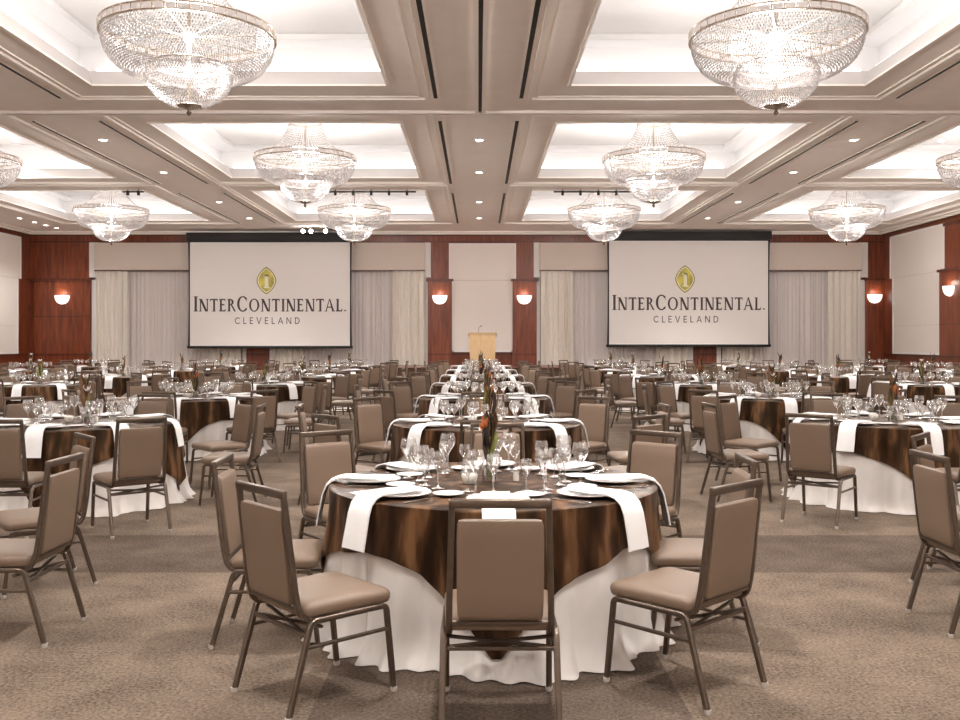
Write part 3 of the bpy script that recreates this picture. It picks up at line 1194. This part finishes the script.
# ------------------------------------------------------------------ chair
def make_chair():
    """banquet stacking chair, facing +Y, origin on the floor at the middle of its feet"""
    P = {}
    # seat: crowned cushion
    b = MB()
    rings = []
    prof = [(.016, .398), (.004, .402), (0, .412), (-.002, .432), (.002, .446), (.014, .456), (.05, .465), (.11, .470)]
    for ins, z in prof:
        ring = []
        for (sx, sy, a0) in ((1, 1, 0), (-1, 1, 90), (-1, -1, 180), (1, -1, 270)):
            r = .045
            hx, hy0, hy1 = (.232 if sy > 0 else .218), -.195, .245
            ox = sx * (hx - ins - r * .8)
            oy = (hy1 - ins - r * .8) if sy > 0 else (hy0 + ins + r * .8)
            rr = r * .8
            for k in range(4):
                a = radians(a0 + 90 * k / 3)
                ring.append((ox + rr * cos(a), oy + rr * sin(a), z))
        rings.append(ring)
    b.loft(rings, 0, cap=True)
    P['seat'] = (b, m_uph, 60)

    def backx(z):  # backrest rake
        return -.222 - (z - .44) * .12
    # back cushion
    b = MB()
    rings = []
    zz = [.452, .458, .475, .55, .66, .77, .835, .852, .858]
    inn = [.020, .006, 0, -.002, -.002, -.002, 0, .006, .022]
    for z, ins in zip(zz, inn):
        y = backx(z)
        ring = []
        hx = .168 - ins
        cv = .010
        for (sx, sy, a0) in ((1, 1, 0), (-1, 1, 90), (-1, -1, 180), (1, -1, 270)):
            r = .012
            ht = .024 - max(ins, 0) * .8 if sy > 0 else .018 - max(ins, 0) * .6
            for k in range(3):
                a = radians(a0 + 45 * k)
                ring.append((sx * (hx - r) + r * cos(a), y + sy * (max(ht, .004) - .004) + .004 * sin(a), z))
        # add crown points across front and back
        rings.append(ring)
    b.loft(rings, 0, cap=True)
    P['backrest'] = (b, m_uph, 50)
    # back frame with top rail
    b = MB()
    for s in (-1, 1):
        path = fillet([(s * .202, -.02, .385), (s * .202, -.205, .392), (s * .200, backx(.50) + .0, .50), (s * .188, backx(.92), .92)], .07, 5)
        b.tube(path, .0125, .0125, up=(1, 0, 0), square=True)
    b.box((-.2005, backx(.922) - .014, .903), (.2005, backx(.922) + .014, .938), ch=.006)
    # cross bar behind cushion bottom
    b.tube([(-.20, backx(.47) + .01, .44), (.20, backx(.47) + .01, .44)], .009, square=True)
    P['back_frame'] = (b, m_frame, 45)
    # seat frame: side rails + braces
    b = MB()
    for s in (-1, 1):
        b.tube([(s * .225, .16, .388), (s * .225, -.12, .388)], .012, square=True)
    b.tube([(-.225, .13, .388), (.225, .13, .388)], .009, square=True)
    b.tube([(-.225, -.11, .388), (.225, -.11, .388)], .009, square=True)
    P['seat_frame'] = (b, m_frame, 45)
    legs = []
    for s in (-1, 1):
        f = fillet([(s * .225, .155, .388), (s * .225, .212, .388), (s * .227, .252, .012)], .055, 5)
        legs.append(('leg', f))
        r = fillet([(s * .225, -.115, .388), (s * .225, -.17, .388), (s * .230, -.280, .012)], .055, 5)
        legs.append(('leg', r))
    P['legs'] = legs
    b = MB()
    for s in (-1, 1):
        b.tube([(s * .227, .222, .285), (s * .229, -.195, .285)], .008, square=True)
    b.tube([(-.227, -.19, .335), (.227, -.12, .36)], .007, square=True)
    b.tube([(.227, -.19, .335), (-.227, -.12, .36)], .007, square=True)
    b.tube([(-.227, -.185, .33), (.227, -.185, .33)], .009, square=True)
    P['stretcher'] = (b, m_frame, 45)
    return P


def chair_prototypes():
    P = make_chair()
    out = {}
    for lod in ('near', 'mid'):
        root = empty('banquet_chair', (0, 0, 0))
        for nm in ('seat', 'backrest', 'back_frame', 'seat_frame', 'stretcher'):
            b, m, sm = P[nm]
            b.build(nm, m, root, smooth=sm)
        for nm, path in P['legs']:
            b = MB()
            b.tube(path, .0125, .0125, up=(1, 0, 0), square=True)
            lg = b.build('leg', m_frame, root, smooth=45)
            if lod == 'near':
                g = MB()
                x, y, z = path[-1]
                g.lathe([(.001, 0), (.013, 0), (.016, .006), (.016, .022), (.001, .024)], 8, (x, y, 0))
                g.build('foot_glide', m_glide, lg)
            else:
                g = MB()
        out[lod] = (root, kids_of(root))
    b = MB()
    for nm in ('seat', 'backrest'):
        b.add(P[nm][0], m=0)
    for nm in ('back_frame', 'seat_frame', 'stretcher'):
        b.add(P[nm][0], m=1)
    for nm, path in P['legs']:
        q = MB()
        q.tube(path, .0125, .0125, up=(1, 0, 0), square=True)
        b.add(q, m=1)
    far = b.build('banquet_chair', [m_uph, m_frame], smooth=45)
    out['far'] = (far, [])
    return out


# ------------------------------------------------------------------ table linen
TR, TZ = .885, .760


def fold_fn(seed):
    rr = random.Random(seed)
    ph = [rr.uniform(0, 2 * pi) for _ in range(8)]

    def f(th, s):
        w = th + .22 * sin(2 * th + ph[0]) + .10 * sin(5 * th + ph[1])
        a = abs(sin(7.5 * w + ph[2])) * 1.6 - .95          # rounded ridges with tight valleys
        a2 = sin(26 * w + ph[3]) * .22 + .35 * sin(4 * th + ph[4]) + .16 * sin(41 * th + ph[5] + 3 * s)
        return .062 * s * (a + a2)
    return f


def skirt_r(th, s, fn):
    return TR + .002 + .055 * s ** 1.5 + fn(th, s)


def white_cloth(seed):
    fn = fold_fn(seed)
    b = MB()
    n = 288
    rings = []
    for r in (.001, .45, .85, TR - .02):
        rings.append([(r * cos(2 * pi * j / n), r * sin(2 * pi * j / n), TZ) for j in range(n)])
    for d in (.006, .02, .05, .10, .16, .22, .30, .38, .46, .54, .62, .68, .715, .74, .753):
        ring = []
        for j in range(n):
            th = 2 * pi * j / n
            s = d / .76
            r = skirt_r(th, s, fn) + (.055 * max(0, (s - .86) / .14) ** 1.5) * (1 + .6 * sin(13 * th) * sin(29 * th + 1))
            ring.append((r * cos(th), r * sin(th), max(.004, TZ - d)))
        rings.append(ring)
    b.loft(rings, 0)
    return b


def overlay_cloth(seed, wseed):
    fn = fold_fn(wseed)
    rr = random.Random(seed)
    p1, p2 = rr.uniform(0, 6), rr.uniform(0, 6)
    b = MB()
    n = 288
    a = 1.13
    rings = []
    for r in (.001, .4, .8, TR - .012, TR + .004):
        rings.append([(r * cos(2 * pi * j / n), r * sin(2 * pi * j / n), TZ + .004) for j in range(n)])
    fr = [.012, .03, .06, .10, .16, .23, .30, .38, .46, .54, .62, .70, .78, .86, .93, 1.0]
    for k, t in enumerate(fr):
        ring = []
        for j in range(n):
            th = 2 * pi * j / n
            tq = (th + pi / 4)
            m = max(abs(cos(tq)), abs(sin(tq)))
            ext = min(a / m, 1.56) + .012 * sin(9 * th + p1) - TR
            d = ext * t
            s = d / .76
            r = skirt_r(th, s, fn) + .015 + .004 * (1 + sin(17 * th + p2)) * min(1, s * 3)
            ring.append((r * cos(th), r * sin(th), max(.012, TZ + .004 - d)))
        rings.append(ring)
    b.loft(rings, 0)
    return b


# ------------------------------------------------------------------ tableware
ZT = TZ + .006      # surface of the overlay


def glass_mesh(h, bowl_r, bowl_h, stem, foot_r, n=16, flare=.80):
    b = MB()
    prof = [(.002, .003), (foot_r * .9, .002), (foot_r, .004), (foot_r * .5, .008), (.006, .014), (.0045, .03), (.0045, stem * .8), (.006, stem)]
    for k in range(1, 8):
        t = k / 7
        r = bowl_r * sin(min(1.0, t * 1.35) * pi / 2) ** .75
        if t > .55:
            r = bowl_r * (1 - (1 - flare) * ((t - .55) / .45) ** 1.5)
        prof.append((r, stem + bowl_h * t))
    b.lathe(prof, n)
    return b


def make_tableware():
    K = {}
    K['goblet'] = glass_mesh(.235, .048, .120, .110, .040, 18)
    K['wine'] = glass_mesh(.205, .040, .100, .100, .036, 18)
    K['flute'] = glass_mesh(.175, .034, .090, .080, .032, 16)
    K['goblet_far'] = glass_mesh(.235, .044, .115, .115, .038, 8)
    K['wine_far'] = glass_mesh(.205, .036, .095, .105, .034, 8)
    # dinner plate
    p = MB()
    p.lathe([(.001, .006), (.095, .006), (.108, .010), (.150, .018), (.1555, .0195)], 36, m=0)
    p.lathe([(.1555, .0195), (.157, .0175), (.152, .0155), (.105, .004), (.09, 0), (.001, .0)], 36, m=1)
    K['plate'] = p
    p = MB()
    p.lathe([(.001, .005), (.05, .005), (.060, .008), (.080, .014)], 28, m=0)
    p.lathe([(.080, .014), (.0815, .0125), (.058, .003), (.045, 0), (.001, 0)], 28, m=1)
    K['bread'] = p
    # napkin: local +Y points outward from the table centre, origin at the plate middle (r = .72)
    nb = MB()
    path = [(-.12, .028), (-.05, .028), (.05, .028), (.13, .031), (.165, .031), (.195, .025), (.222, .015), (.251, -.012), (.271, -.06), (.283, -.12), (.295, -.18), (.303, -.23)]
    rings = []
    m = 9
    for i, (y, z) in enumerate(path):
        row_t, row_b = [], []
        t = i / (len(path) - 1)
        nx, nz = 0, 1
        y0, z0 = path[max(0, i - 1)]
        y1, z1 = path[min(len(path) - 1, i + 1)]
        L = sqrt((y1 - y0) ** 2 + (z1 - z0) ** 2)
        ny, nz = -(z1 - z0) / L, (y1 - y0) / L
        hw = .072 + .010 * t
        for k in range(m):
            u = -1 + 2 * k / (m - 1)
            wob = .003 * sin(u * 4 + t * 3) * (1 if t > .4 else .4)
            row_t.append((u * hw + .004 * sin(6 * t), y + ny * (.004 + wob), z + nz * (.004 + wob)))
            row_b.append((u * hw + .004 * sin(6 * t), y + ny * (-.004 + wob), z + nz * (-.004 + wob)))
        rings.append(row_t + row_b[::-1])
    nb.loft(rings, 0, cap=True)
    K['napkin'] = nb
    # cutlery along local Y
    k = MB()
    k.loft([[(-.010, -.115, .002), (.010, -.115, .002), (.010, -.115, .006), (-.010, -.115, .006)],
            [(-.006, -.03, .002), (.006, -.03, .002), (.006, -.03, .007), (-.006, -.03, .007)],
            [(-.005, .0, .002), (.005, .0, .002), (.005, .0, .007), (-.005, .0, .007)],
            [(-.010, .03, .002), (.012, .03, .002), (.012, .03, .0045), (-.010, .03, .0045)],
            [(-.010, .09, .002), (.010, .09, .002), (.010, .09, .004), (-.010, .09, .004)],
            [(-.009, .118, .002), (-.004, .118, .002), (-.004, .118, .003), (-.009, .118, .003)]], 0, cap=True)
    K['knife'] = k
    k = MB()
    k.loft([[(-.009, -.10, .002), (.009, -.10, .002), (.009, -.10, .005), (-.009, -.10, .005)],
            [(-.004, -.02, .003), (.004, -.02, .003), (.004, -.02, .007), (-.004, -.02, .007)],
            [(-.003, .03, .004), (.003, .03, .004), (.003, .03, .009), (-.003, .03, .009)],
            [(-.012, .05, .002), (.012, .05, .002), (.012, .05, .006), (-.012, .05, .006)],
            [(-.012, .062, .002), (.012, .062, .002), (.012, .062, .005), (-.012, .062, .005)]], 0, cap=True)
    for i in range(4):
        x = -.0105 + i * .007
        k.box((x - .0018, .062, .002), (x + .0018, .10, .0045))
    K['fork'] = k
    k = MB()
    k.loft([[(-.009, -.10, .002), (.009, -.10, .002), (.009, -.10, .005), (-.009, -.10, .005)],
            [(-.0035, -.02, .003), (.0035, -.02, .003), (.0035, -.02, .007), (-.0035, -.02, .007)],
            [(-.003, .04, .003), (.003, .04, .003), (.003, .04, .007), (-.003, .04, .007)],
            [(-.014, .06, .001), (.014, .06, .001), (.016, .06, .006), (-.016, .06, .006)],
            [(-.014, .085, .001), (.014, .085, .001), (.016, .085, .006), (-.016, .085, .006)],
            [(-.005, .10, .002), (.005, .10, .002), (.006, .10, .005), (-.006, .10, .005)]], 0, cap=True)
    K['spoon'] = k
    # shaker
    s = MB()
    s.lathe([(.001, 0), (.017, .002), (.018, .03), (.014, .05), (.014, .056)], 12, m=0)
    s.lathe([(.0145, .055), (.0145, .066), (.009, .073), (.001, .075)], 12, m=1)
    K['shaker'] = s
    s = MB()
    s.lathe([(.001, .002), (.030, 0), (.040, .018), (.046, .045), (.043, .052), (.038, .047), (.034, .02), (.001, .012)], 18)
    K['bowl'] = s
    return {k: v for k, v in K.items()}


def leaf(b, base, tip, w, m=0, twist=0.0, bend=.0, n=7):
    A, B = Vector(base), Vector(tip)
    d = B - A
    side = d.cross(Vector((cos(twist), sin(twist), .15))).normalized()
    nrm = side.cross(d).normalized()
    rows_f, rows_b = [], []
    for k in range(n + 1):
        t = k / n
        c = A + d * t + nrm * (bend * sin(pi * t)) + side * (.3 * w * sin(5 * t + twist))
        ww = w * (sin(pi * min(1, t * .92 + .08)) ** .7)
        th = .0012
        rows_f.append([tuple(c - side * ww + nrm * th), tuple(c + nrm * (.25 * ww + th)), tuple(c + side * ww + nrm * th), tuple(c + side * ww - nrm * th), tuple(c + nrm * (.25 * ww - th)), tuple(c - side * ww - nrm * th)])
    b.loft(rows_f, m, cap=True)


def make_centerpiece(kind, rnd, far=False):
    """slim flower arrangement in a small clear glass cylinder; origin on the table"""
    root = empty('flower_arrangement', (0, 0, 0))
    v = MB()
    n = 12 if far else 20
    v.lathe([(.001, .001), (.042, .001), (.044, .004), (.044, .085), (.040, .085), (.040, .010), (.001, .010)], n)
    v.build('glass_vase', m_vglass, root)
    st = MB()
    for k in range(3 if far else 7):
        a = rnd.uniform(0, 2 * pi)
        st.tube([(.018 * cos(a), .018 * sin(a), .012), (.010 * cos(a + 1), .010 * sin(a + 1), .12), (.022 * cos(a + 2), .022 * sin(a + 2), .34)], .0028, n=5)
    st.build('stems', m_leafgr, root)
    lf = MB()
    for k in range(7 if far else 17):
        a = rnd.uniform(0, 2 * pi)
        z0 = rnd.uniform(.07, .22)
        z1 = z0 + rnd.uniform(.16, .25)
        r1 = rnd.uniform(.015, .05)
        leaf(lf, (.01 * cos(a), .01 * sin(a), z0), (r1 * cos(a), r1 * sin(a), min(z1, .47)), rnd.uniform(.016, .027), m=rnd.choice([0, 0, 0, 0, 1, 1, 1, 2]), twist=rnd.uniform(0, 6), bend=rnd.uniform(.005, .02), n=5 if far else 7)
    # top twigs
    for k in range(3):
        a = rnd.uniform(0, 2 * pi)
        leaf(lf, (.015 * cos(a), .015 * sin(a), .36), (.06 * cos(a), .06 * sin(a), .47 + rnd.uniform(0, .05)), .011, m=rnd.choice([1, 1, 0]), twist=a, bend=.01)
    lf.build('leaves', [m_leafbr, m_leafdk, m_leafgr], root)
    bl = MB()
    nb = 2
    spots = [(rnd.uniform(0, 6.28), rnd.uniform(.20, .34)) for _ in range(nb)]
    for a, z in spots:
        mm = 0 if kind == 'orange' else 1
        r = .030
        for q in range(5):
            aa = a + rnd.uniform(-.9, .9) + q
            leaf(bl, (r * cos(a), r * sin(a), z), (r * cos(a) + .030 * cos(aa), r * sin(a) + .030 * sin(aa), z + .035 + .01 * q), .014, m=mm, twist=aa, bend=.008, n=4)
    if kind == 'white':
        for q in range(5):
            aa = q * 1.25
            leaf(bl, (0, 0, .42), (.035 * cos(aa), .035 * sin(aa), .46), .016, m=1, twist=aa, bend=.01, n=4)
    bl.build('petals', [m_orange, m_whitef], root)
    return root, kids_of(root)


# ------------------------------------------------------------------ the banquet layout
COLX = [0.08, 4.0, 8.0, 12.0]
TABY = [5.30, 9.15, 13.2, 17.2, 21.2, 25.2, 29.2]
SEAT = ['near side', 'near right-side corner', 'right-side seat', 'far right-side corner', 'far side', 'far left-side corner', 'left-side seat', 'near left-side corner']


def tables():
    out = []
    for r, y in enumerate(TABY):
        k = 1 if r < 2 else (1 if r < 3 else (2 if r < 5 else 3))
        for c in range(-k, k + 1):
            x = .08 if c == 0 else (.04 + (1 if c > 0 else -1) * (abs(c) * 3.98)) + (0.03 if r else -.02)
            yy = y + (R.uniform(-.05, .05) if r > 1 else 0)
            if r == 0 and c != 0:
                yy = 5.2
                x = 4.16 if c > 0 else -3.96
            if r == 1 and c > 0:
                yy = 9.4
                x = 4.06
            if r == 1 and c < 0:
                yy, x = 9.2, -3.84
            out.append((r, c, x, yy))
    return out


def where(r, c):
    w = row_word(r)
    if c == 0:
        return w + ' centre table'
    n = {1: 'first', 2: 'second', 3: 'third'}[abs(c)]
    return '%s table, %s column %s-of-centre' % (w, n, 'left' if c < 0 else 'right')


OVERRIDE = {  # (row, col): {seat index: (x, y, dirx, diry)}
    (0, 0): {0: (.085, 3.96, 0, 1), 1: (.922, 4.30, -.69, .72), 2: (1.14, 5.06, -1, .04), 3: (1.02, 6.25, -.66, -.75),
             4: (.14, 6.83, 0, -1), 5: (-.87, 6.25, .60, -.80), 6: (-1.07, 5.02, 1, .03), 7: (-.715, 4.21, .745, .667)},
    (0, -1): {2: (-2.47, 5.04, -1, 0.02), 3: (-2.80, 6.05, -.78, -.62)},
    (0, 1): {6: (2.74, 5.2, 1, 0.03), 5: (3.14, 6.10, .78, -.62)},
    (1, 1): {7: (2.95, 8.20, .62, .78)},
    (1, -1): {1: (-2.86, 7.80, -.62, .78)},
}


def build_banquet():
    protos = chair_prototypes()
    used = {'near': False, 'mid': False, 'far': False}
    K = make_tableware()
    me = {}
    me['plate'] = K['plate'].mesh('dinner_plate', [m_china, m_chinarim])
    me['bread'] = K['bread'].mesh('bread_plate', [m_china, m_chinarim])
    me['napkin'] = K['napkin'].mesh('napkin', m_napkin, 60)
    for k in ('goblet', 'wine', 'flute'):
        me[k] = K[k].mesh(k, m_glass, 60)
    for k in ('knife', 'fork', 'spoon'):
        me[k] = K[k].mesh(k, m_silver, 40)
    me['shaker'] = K['shaker'].mesh('salt_shaker', [m_butter, m_silver], 50)
    me['bowl'] = K['bowl'].mesh('cream_bowl', m_butter, 50)
    whites = [white_cloth(s).mesh('tablecloth', m_cloth, 70) for s in (11, 12)]
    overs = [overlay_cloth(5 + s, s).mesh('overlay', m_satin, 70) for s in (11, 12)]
    rnd = random.Random(21)
    near_cp = [make_centerpiece('orange', rnd), make_centerpiece('orange', rnd), make_centerpiece('white', rnd)]
    far_cp = [make_centerpiece('orange', rnd, True), make_centerpiece('white', rnd, True)]
    cp_used = set()
    far_glass = MB()

    def inst(name, mesh, loc, rz):
        o = bpy.data.objects.new(name, mesh)
        COL.objects.link(o)
        o.location = loc
        o.rotation_euler = (0, 0, rz)
        return o
    for ti, (r, c, tx, ty) in enumerate(tables()):
        wh = where(r, c)
        v = ti % 2
        rot = R.choice([0, 1, 2, 3]) * pi / 2
        o = inst('tablecloth', whites[v], (tx, ty, 0), rot)
        tag(o, 'white floor-length tablecloth on the ' + wh, 'tablecloth', 'white tablecloths')
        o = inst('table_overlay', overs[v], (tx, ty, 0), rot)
        tag(o, 'square brown satin overlay draped on the ' + wh, 'tablecloth', 'brown satin overlays')
        # --- chairs
        ov = OVERRIDE.get((r, c), {})
        for k in range(8):
            if (r, c) == (0, -1) and k not in (2, 3):
                continue
            if (r, c) == (0, 1) and k not in (5, 6):
                continue
            ang = -pi / 2 + k * pi / 4       # direction of the seat from the table centre
            if k in ov:
                x, y, dx, dy = ov[k]
            else:
                rad = 1.50 + R.uniform(-.04, .10)
                if k in (0, 2, 4, 6):
                    rad = 1.47 + R.uniform(-.03, .05)
                a2 = ang + R.uniform(-.05, .05)
                x, y = tx + rad * cos(a2), ty + rad * sin(a2)
                yaw = ang + R.uniform(-.12, .12)
                dx, dy = -cos(yaw), -sin(yaw)
            # skip those far outside the view
            if abs(x - .0) > .505 * y + 1.0:
                continue
            lod = 'near' if y < 8.4 else ('mid' if r < 4 else 'far')
            root, kids = protos[lod]
            if used[lod]:
                o = copy_tree(root, kids)
            else:
                o = root
                used[lod] = True
            o.location = (x, y, 0)
            o.rotation_euler = (0, 0, atan2(-dx, dy))
            tag(o, 'taupe banquet chair at the %s of the %s' % (SEAT[k], wh), 'chair', 'banquet chairs')
        if r == 0 and c != 0:
            continue
        # --- place settings
        for k in range(8):
            ang = -pi / 2 + k * pi / 4 + R.uniform(-.03, .03)
            ca, sa = cos(ang), sin(ang)
            rz = ang - pi / 2                 # local +Y outward

            def pt(lx, ly, z):                # lx along the tangent, ly radial
                return (tx + ca * (ly - .03) + sa * lx, ty + sa * (ly - .03) - ca * lx, z)
            seat = SEAT[k]
            o = inst('dinner_plate', me['plate'], pt(0, .70, ZT), rz)
            tag(o, 'white dinner plate with a napkin at %s, %s' % (seat, wh), 'plate', 'dinner plates')
            o = inst('napkin', me['napkin'], pt(R.uniform(-.02, .02), .70, ZT + .0), rz)
            tag(o, 'white napkin hanging over the edge at %s, %s' % (seat, wh), 'napkin', 'folded napkins')
            gl = [('goblet', .11, .50), ('wine', .02, .43), ('flute', .14, .40)]
            if r <= 3:
                bp = inst('bread_plate', me['bread'], pt(-.17, .53, ZT), rz)
                tag(bp, 'small white bread plate at %s, %s' % (seat, wh), 'plate', 'bread plates')
                for gk, lx, ly in gl:
                    nm = {'goblet': 'water_goblet', 'wine': 'wine_glass', 'flute': 'small_wine_glass'}[gk]
                    o = inst(nm, me[gk], pt(lx + R.uniform(-.01, .01), ly + R.uniform(-.01, .01), ZT), 0)
                    tag(o, '%s glass at %s, %s' % ({'goblet': 'large clear water', 'wine': 'clear stemmed wine', 'flute': 'small clear stemmed'}[gk], seat, wh), 'glass', 'stemware on the front tables')
            else:
                for gk, lx, ly in gl[:3]:
                    M = Matrix.Translation(pt(lx, ly, ZT))
                    far_glass.add(K['goblet_far' if gk == 'goblet' else 'wine_far'], M)
            if r <= 1:
                for nm, lx in (('fork', -.195), ('knife', .18), ('spoon', .215)):
                    o = inst(nm, me[nm], pt(lx, .75, ZT), rz + pi)
                    tag(o, 'polished steel %s beside the plate at %s, %s' % (nm, seat, wh), 'cutlery', 'cutlery on the front tables')
        # --- middle of the table
        if r <= 2:
            for nm, mk, dx_, dy_, lb, cat in (('salt_shaker', 'shaker', .13, .02, 'small cream shaker with a metal cap', 'shaker'), ('cream_bowl', 'bowl', -.14, .03, 'small round cream bowl', 'bowl')):
                if r == 0 and nm == 'cream_bowl':
                    dx_, dy_ = -.13, -.06
                o = inst(nm, me[mk], (tx + dx_, ty + dy_, ZT), 0)
                tag(o, '%s, %s' % (lb, wh), cat, 'table condiments')
        pool = near_cp if r <= 3 else far_cp
        idx = {(0, 0): 1, (1, 0): 0, (1, 1): 0, (1, -1): 2}.get((r, c), R.randrange(len(pool)))
        root, kids = pool[idx]
        key = (r <= 3, idx)
        if key in cp_used:
            o = copy_tree(root, kids)
        else:
            o = root
            cp_used.add(key)
        ox = -.02 if r == 0 else R.uniform(-.05, .05)
        o.location = (tx + ox, ty + (.02 if r == 0 else R.uniform(-.05, .05)), ZT)
        o.rotation_euler = (0, 0, R.uniform(0, 6.28))
        kd = ('orange' if idx in (0, 1) else 'white') if r <= 3 else ('orange' if idx == 0 else 'white')
        tag(o, 'slim vase of brown leaves and %s flowers on the %s' % (kd, wh), 'flower arrangement', 'table centrepieces')
    # prototypes never placed: give them a spot by removing
    for pool, flag in ((near_cp, True), (far_cp, False)):
        for i, (root, kids) in enumerate(pool):
            if (flag, i) not in cp_used:
                for kk, _ in kids:
                    bpy.data.objects.remove(kk)
                bpy.data.objects.remove(root)
    o = far_glass.build('stemware', m_glass, smooth=60)
    tag(o, 'clear stemware crowding the tables of the fifth, sixth and seventh rows', 'glass', kind='stuff')
    # printed cards on the nearest table
    tx, ty = .08, 5.30
    card = MB()
    card.box((-.075, -.055, 0), (.075, .055, .003), 0, ch=.0)
    card.box((-.017, -.012, .003), (.017, .016, .0036), 1)
    o = card.build('menu_card', [m_card, m_cardink], loc=(tx - .03, ty - .70, ZT + .0325), smooth=0)
    tag(o, 'white card with a small grey mark on the near-side plate of the front-row centre table', 'card')


# ------------------------------------------------------------------ lectern and stage
def build_lectern():
    b = MB()
    b.box((-4.2, 33.2, 0), (4.4, 36.7, .58), 0)
    b.box((-4.25, 33.15, .58), (4.45, 36.7, .62), 1)
    o = b.build('stage_platform', [m_stage, m_wooddk])
    tag(o, 'low dark platform beneath the oak lectern', 'stage')
    y = 34.6
    cx = (482.5 - CX) * y / F
    root = empty('lectern', (cx, y, .62))
    b = MB()
    b.loft([[(-.44, -.26, 0), (.44, -.26, 0), (.44, .24, 0), (-.44, .24, 0)],
            [(-.485, -.28, 1.08), (.485, -.28, 1.08), (.485, .24, 1.08), (-.485, .24, 1.08)]], 0, cap=True)
    b.build('body', m_oak, root, smooth=20)
    t = MB()
    t.loft([[(-.51, -.31, 1.20), (.51, -.31, 1.20), (.51, .26, 1.06), (-.51, .26, 1.06)],
            [(-.51, -.31, 1.235), (.51, -.31, 1.235), (.51, .26, 1.10), (-.51, .26, 1.10)]], 0, cap=True)
    t.loft([[(-.485, -.28, 1.08), (.485, -.28, 1.08), (.485, .24, 1.08), (-.485, .24, 1.08)],
            [(-.485, -.28, 1.20), (.485, -.28, 1.20), (.485, .24, 1.07), (-.485, .24, 1.07)]], 0, cap=True)
    t.build('reading_top', m_oak, root, smooth=20)
    bs = MB()
    bs.box((-.48, -.29, 0), (.48, .27, .08), ch=.01)
    bs.build('plinth', m_oak, root)
    m = MB()
    m.tube([(-.14, .0, 1.14), (-.15, .0, 1.30), (-.12, .03, 1.42), (-.07, .10, 1.47)], .008, n=6)
    m.tube([(-.07, .10, 1.47), (-.03, .15, 1.485)], .016, n=8)
    m.build('microphone', m_screenb, root)
    tag(root, 'tall light oak lectern with a gooseneck microphone against the cream panel', 'lectern')


def build_rigs():
    # suspended lighting pipes with clamps just under the ceiling before the last trays
    for (xa, xb, lb) in ((-9.95, -9.35, 'short black pipe by the outer left-side chandelier'), (-4.25, -1.75, 'black ceiling pipe left-of the middle beam'), (2.1, 4.6, 'black ceiling pipe right-of the middle beam')):
        root = empty('ceiling_pipe', ((xa + xb) / 2, 26.55, 5.72))
        w = (xb - xa) / 2
        b = MB()
        b.tube([(-w, 0, 0), (w, 0, 0)], .022, n=8)
        b.build('pipe', m_screenb, root)
        n = 2 if w < .5 else 5
        for k in range(n):
            x = -w + (k + .5) * 2 * w / n
            q = MB()
            q.box((x - .035, -.035, -.10), (x + .035, .035, .03), ch=.008)
            q.tube([(x, 0, .02), (x, 0, .08)], .010, n=6)
            q.build('clamp', m_screenb, root)
        tag(root, lb, 'lighting pipe', 'ceiling pipes')
    # three stage spots above the left-side screen
    for i, px in enumerate((303.5, 311.5, 326)):
        y = 35.6
        x = (px - CX) * y / F
        z = CAMZ + (HY - 231) * y / F
        root = empty('stage_spotlight', (x, y, z))
        b = MB()
        b.lathe([(.07, -.10), (.10, -.06), (.11, .04), (.08, .16), (.03, .22), (.001, .23)], 16)
        M = Matrix.Rotation(radians(-80), 4, 'X')
        b.v = [tuple(M @ Vector((p[0], p[1], p[2]))) for p in b.v]
        b.build('housing', m_screenb, root)
        l = MB()
        l.lathe([(.001, -.095), (.07, -.095)], 16)
        l.v = [tuple(M @ Vector(p)) for p in l.v]
        l.build('lens', m_spot, root)
        k = MB()
        k.tube([(0, 0, .08), (0, 0, ZC - z - .10)], .014, n=6)
        k.build('hanger', m_screenb, root)
        tag(root, 'small bright spotlight, %s of three over the left-side screen' % ['first', 'second', 'third'][i], 'spotlight', 'spotlights over the screen')


# ------------------------------------------------------------------ build all
build_room()
build_slots()
build_downlights()
build_chandeliers()
build_sconces(None, None)
build_screen(188, 352, 240, 348, 'projection screen with a gold emblem, left-side one of the two')
build_screen(607, 770, 238.5, 346.5, 'projection screen with a gold emblem, right-side one of the two')
build_lectern()
build_rigs()
build_banquet()

# downlight beams over the open floor
L = bpy.data.lights.new('downlight_beam', 'SPOT')
L.energy = 540
L.color = (1, .965, .93)
L.spot_size = radians(110)
L.spot_blend = .8
L.shadow_soft_size = .22
LW = L.copy()
LW.energy = 90
for o in list(COL.objects):
    if o.name.startswith('recessed_downlight'):
        lo = bpy.data.objects.new('downlight_beam', L if o.location.x > -13 else LW)
        COL.objects.link(lo)
        lo.parent = o
        lo.location = (0, 0, -.04)

# ------------------------------------------------------------------ camera, world, view
cam = bpy.data.cameras.new('camera')
cam.sensor_width = 36
cam.lens = 36 * F / 960
cam.shift_x = (480 - CX) / 960
cam.shift_y = -(360 - HY) / 960
cam.clip_end = 200
co = bpy.data.objects.new('camera', cam)
COL.objects.link(co)
co.location = (0, 0, CAMZ)
co.rotation_euler = (pi / 2, 0, 0)
SC.camera = co

w = bpy.data.worlds.new('world')
SC.world = w
w.use_nodes = True
w.node_tree.nodes['Background'].inputs[0].default_value = (.8, .78, .8, 1)
w.node_tree.nodes['Background'].inputs[1].default_value = .3

SC.view_settings.view_transform = 'Standard'
SC.view_settings.look = 'None'
SC.view_settings.exposure = 0.95
SC.view_settings.gamma = 1
SC.view_settings.use_curve_mapping = False
SC.cycles.use_denoising = True
SC.cycles.max_bounces = 10
SC.cycles.diffuse_bounces = 5
SC.cycles.glossy_bounces = 4
SC.cycles.transparent_max_bounces = 40
SC.cycles.sample_clamp_indirect = 8
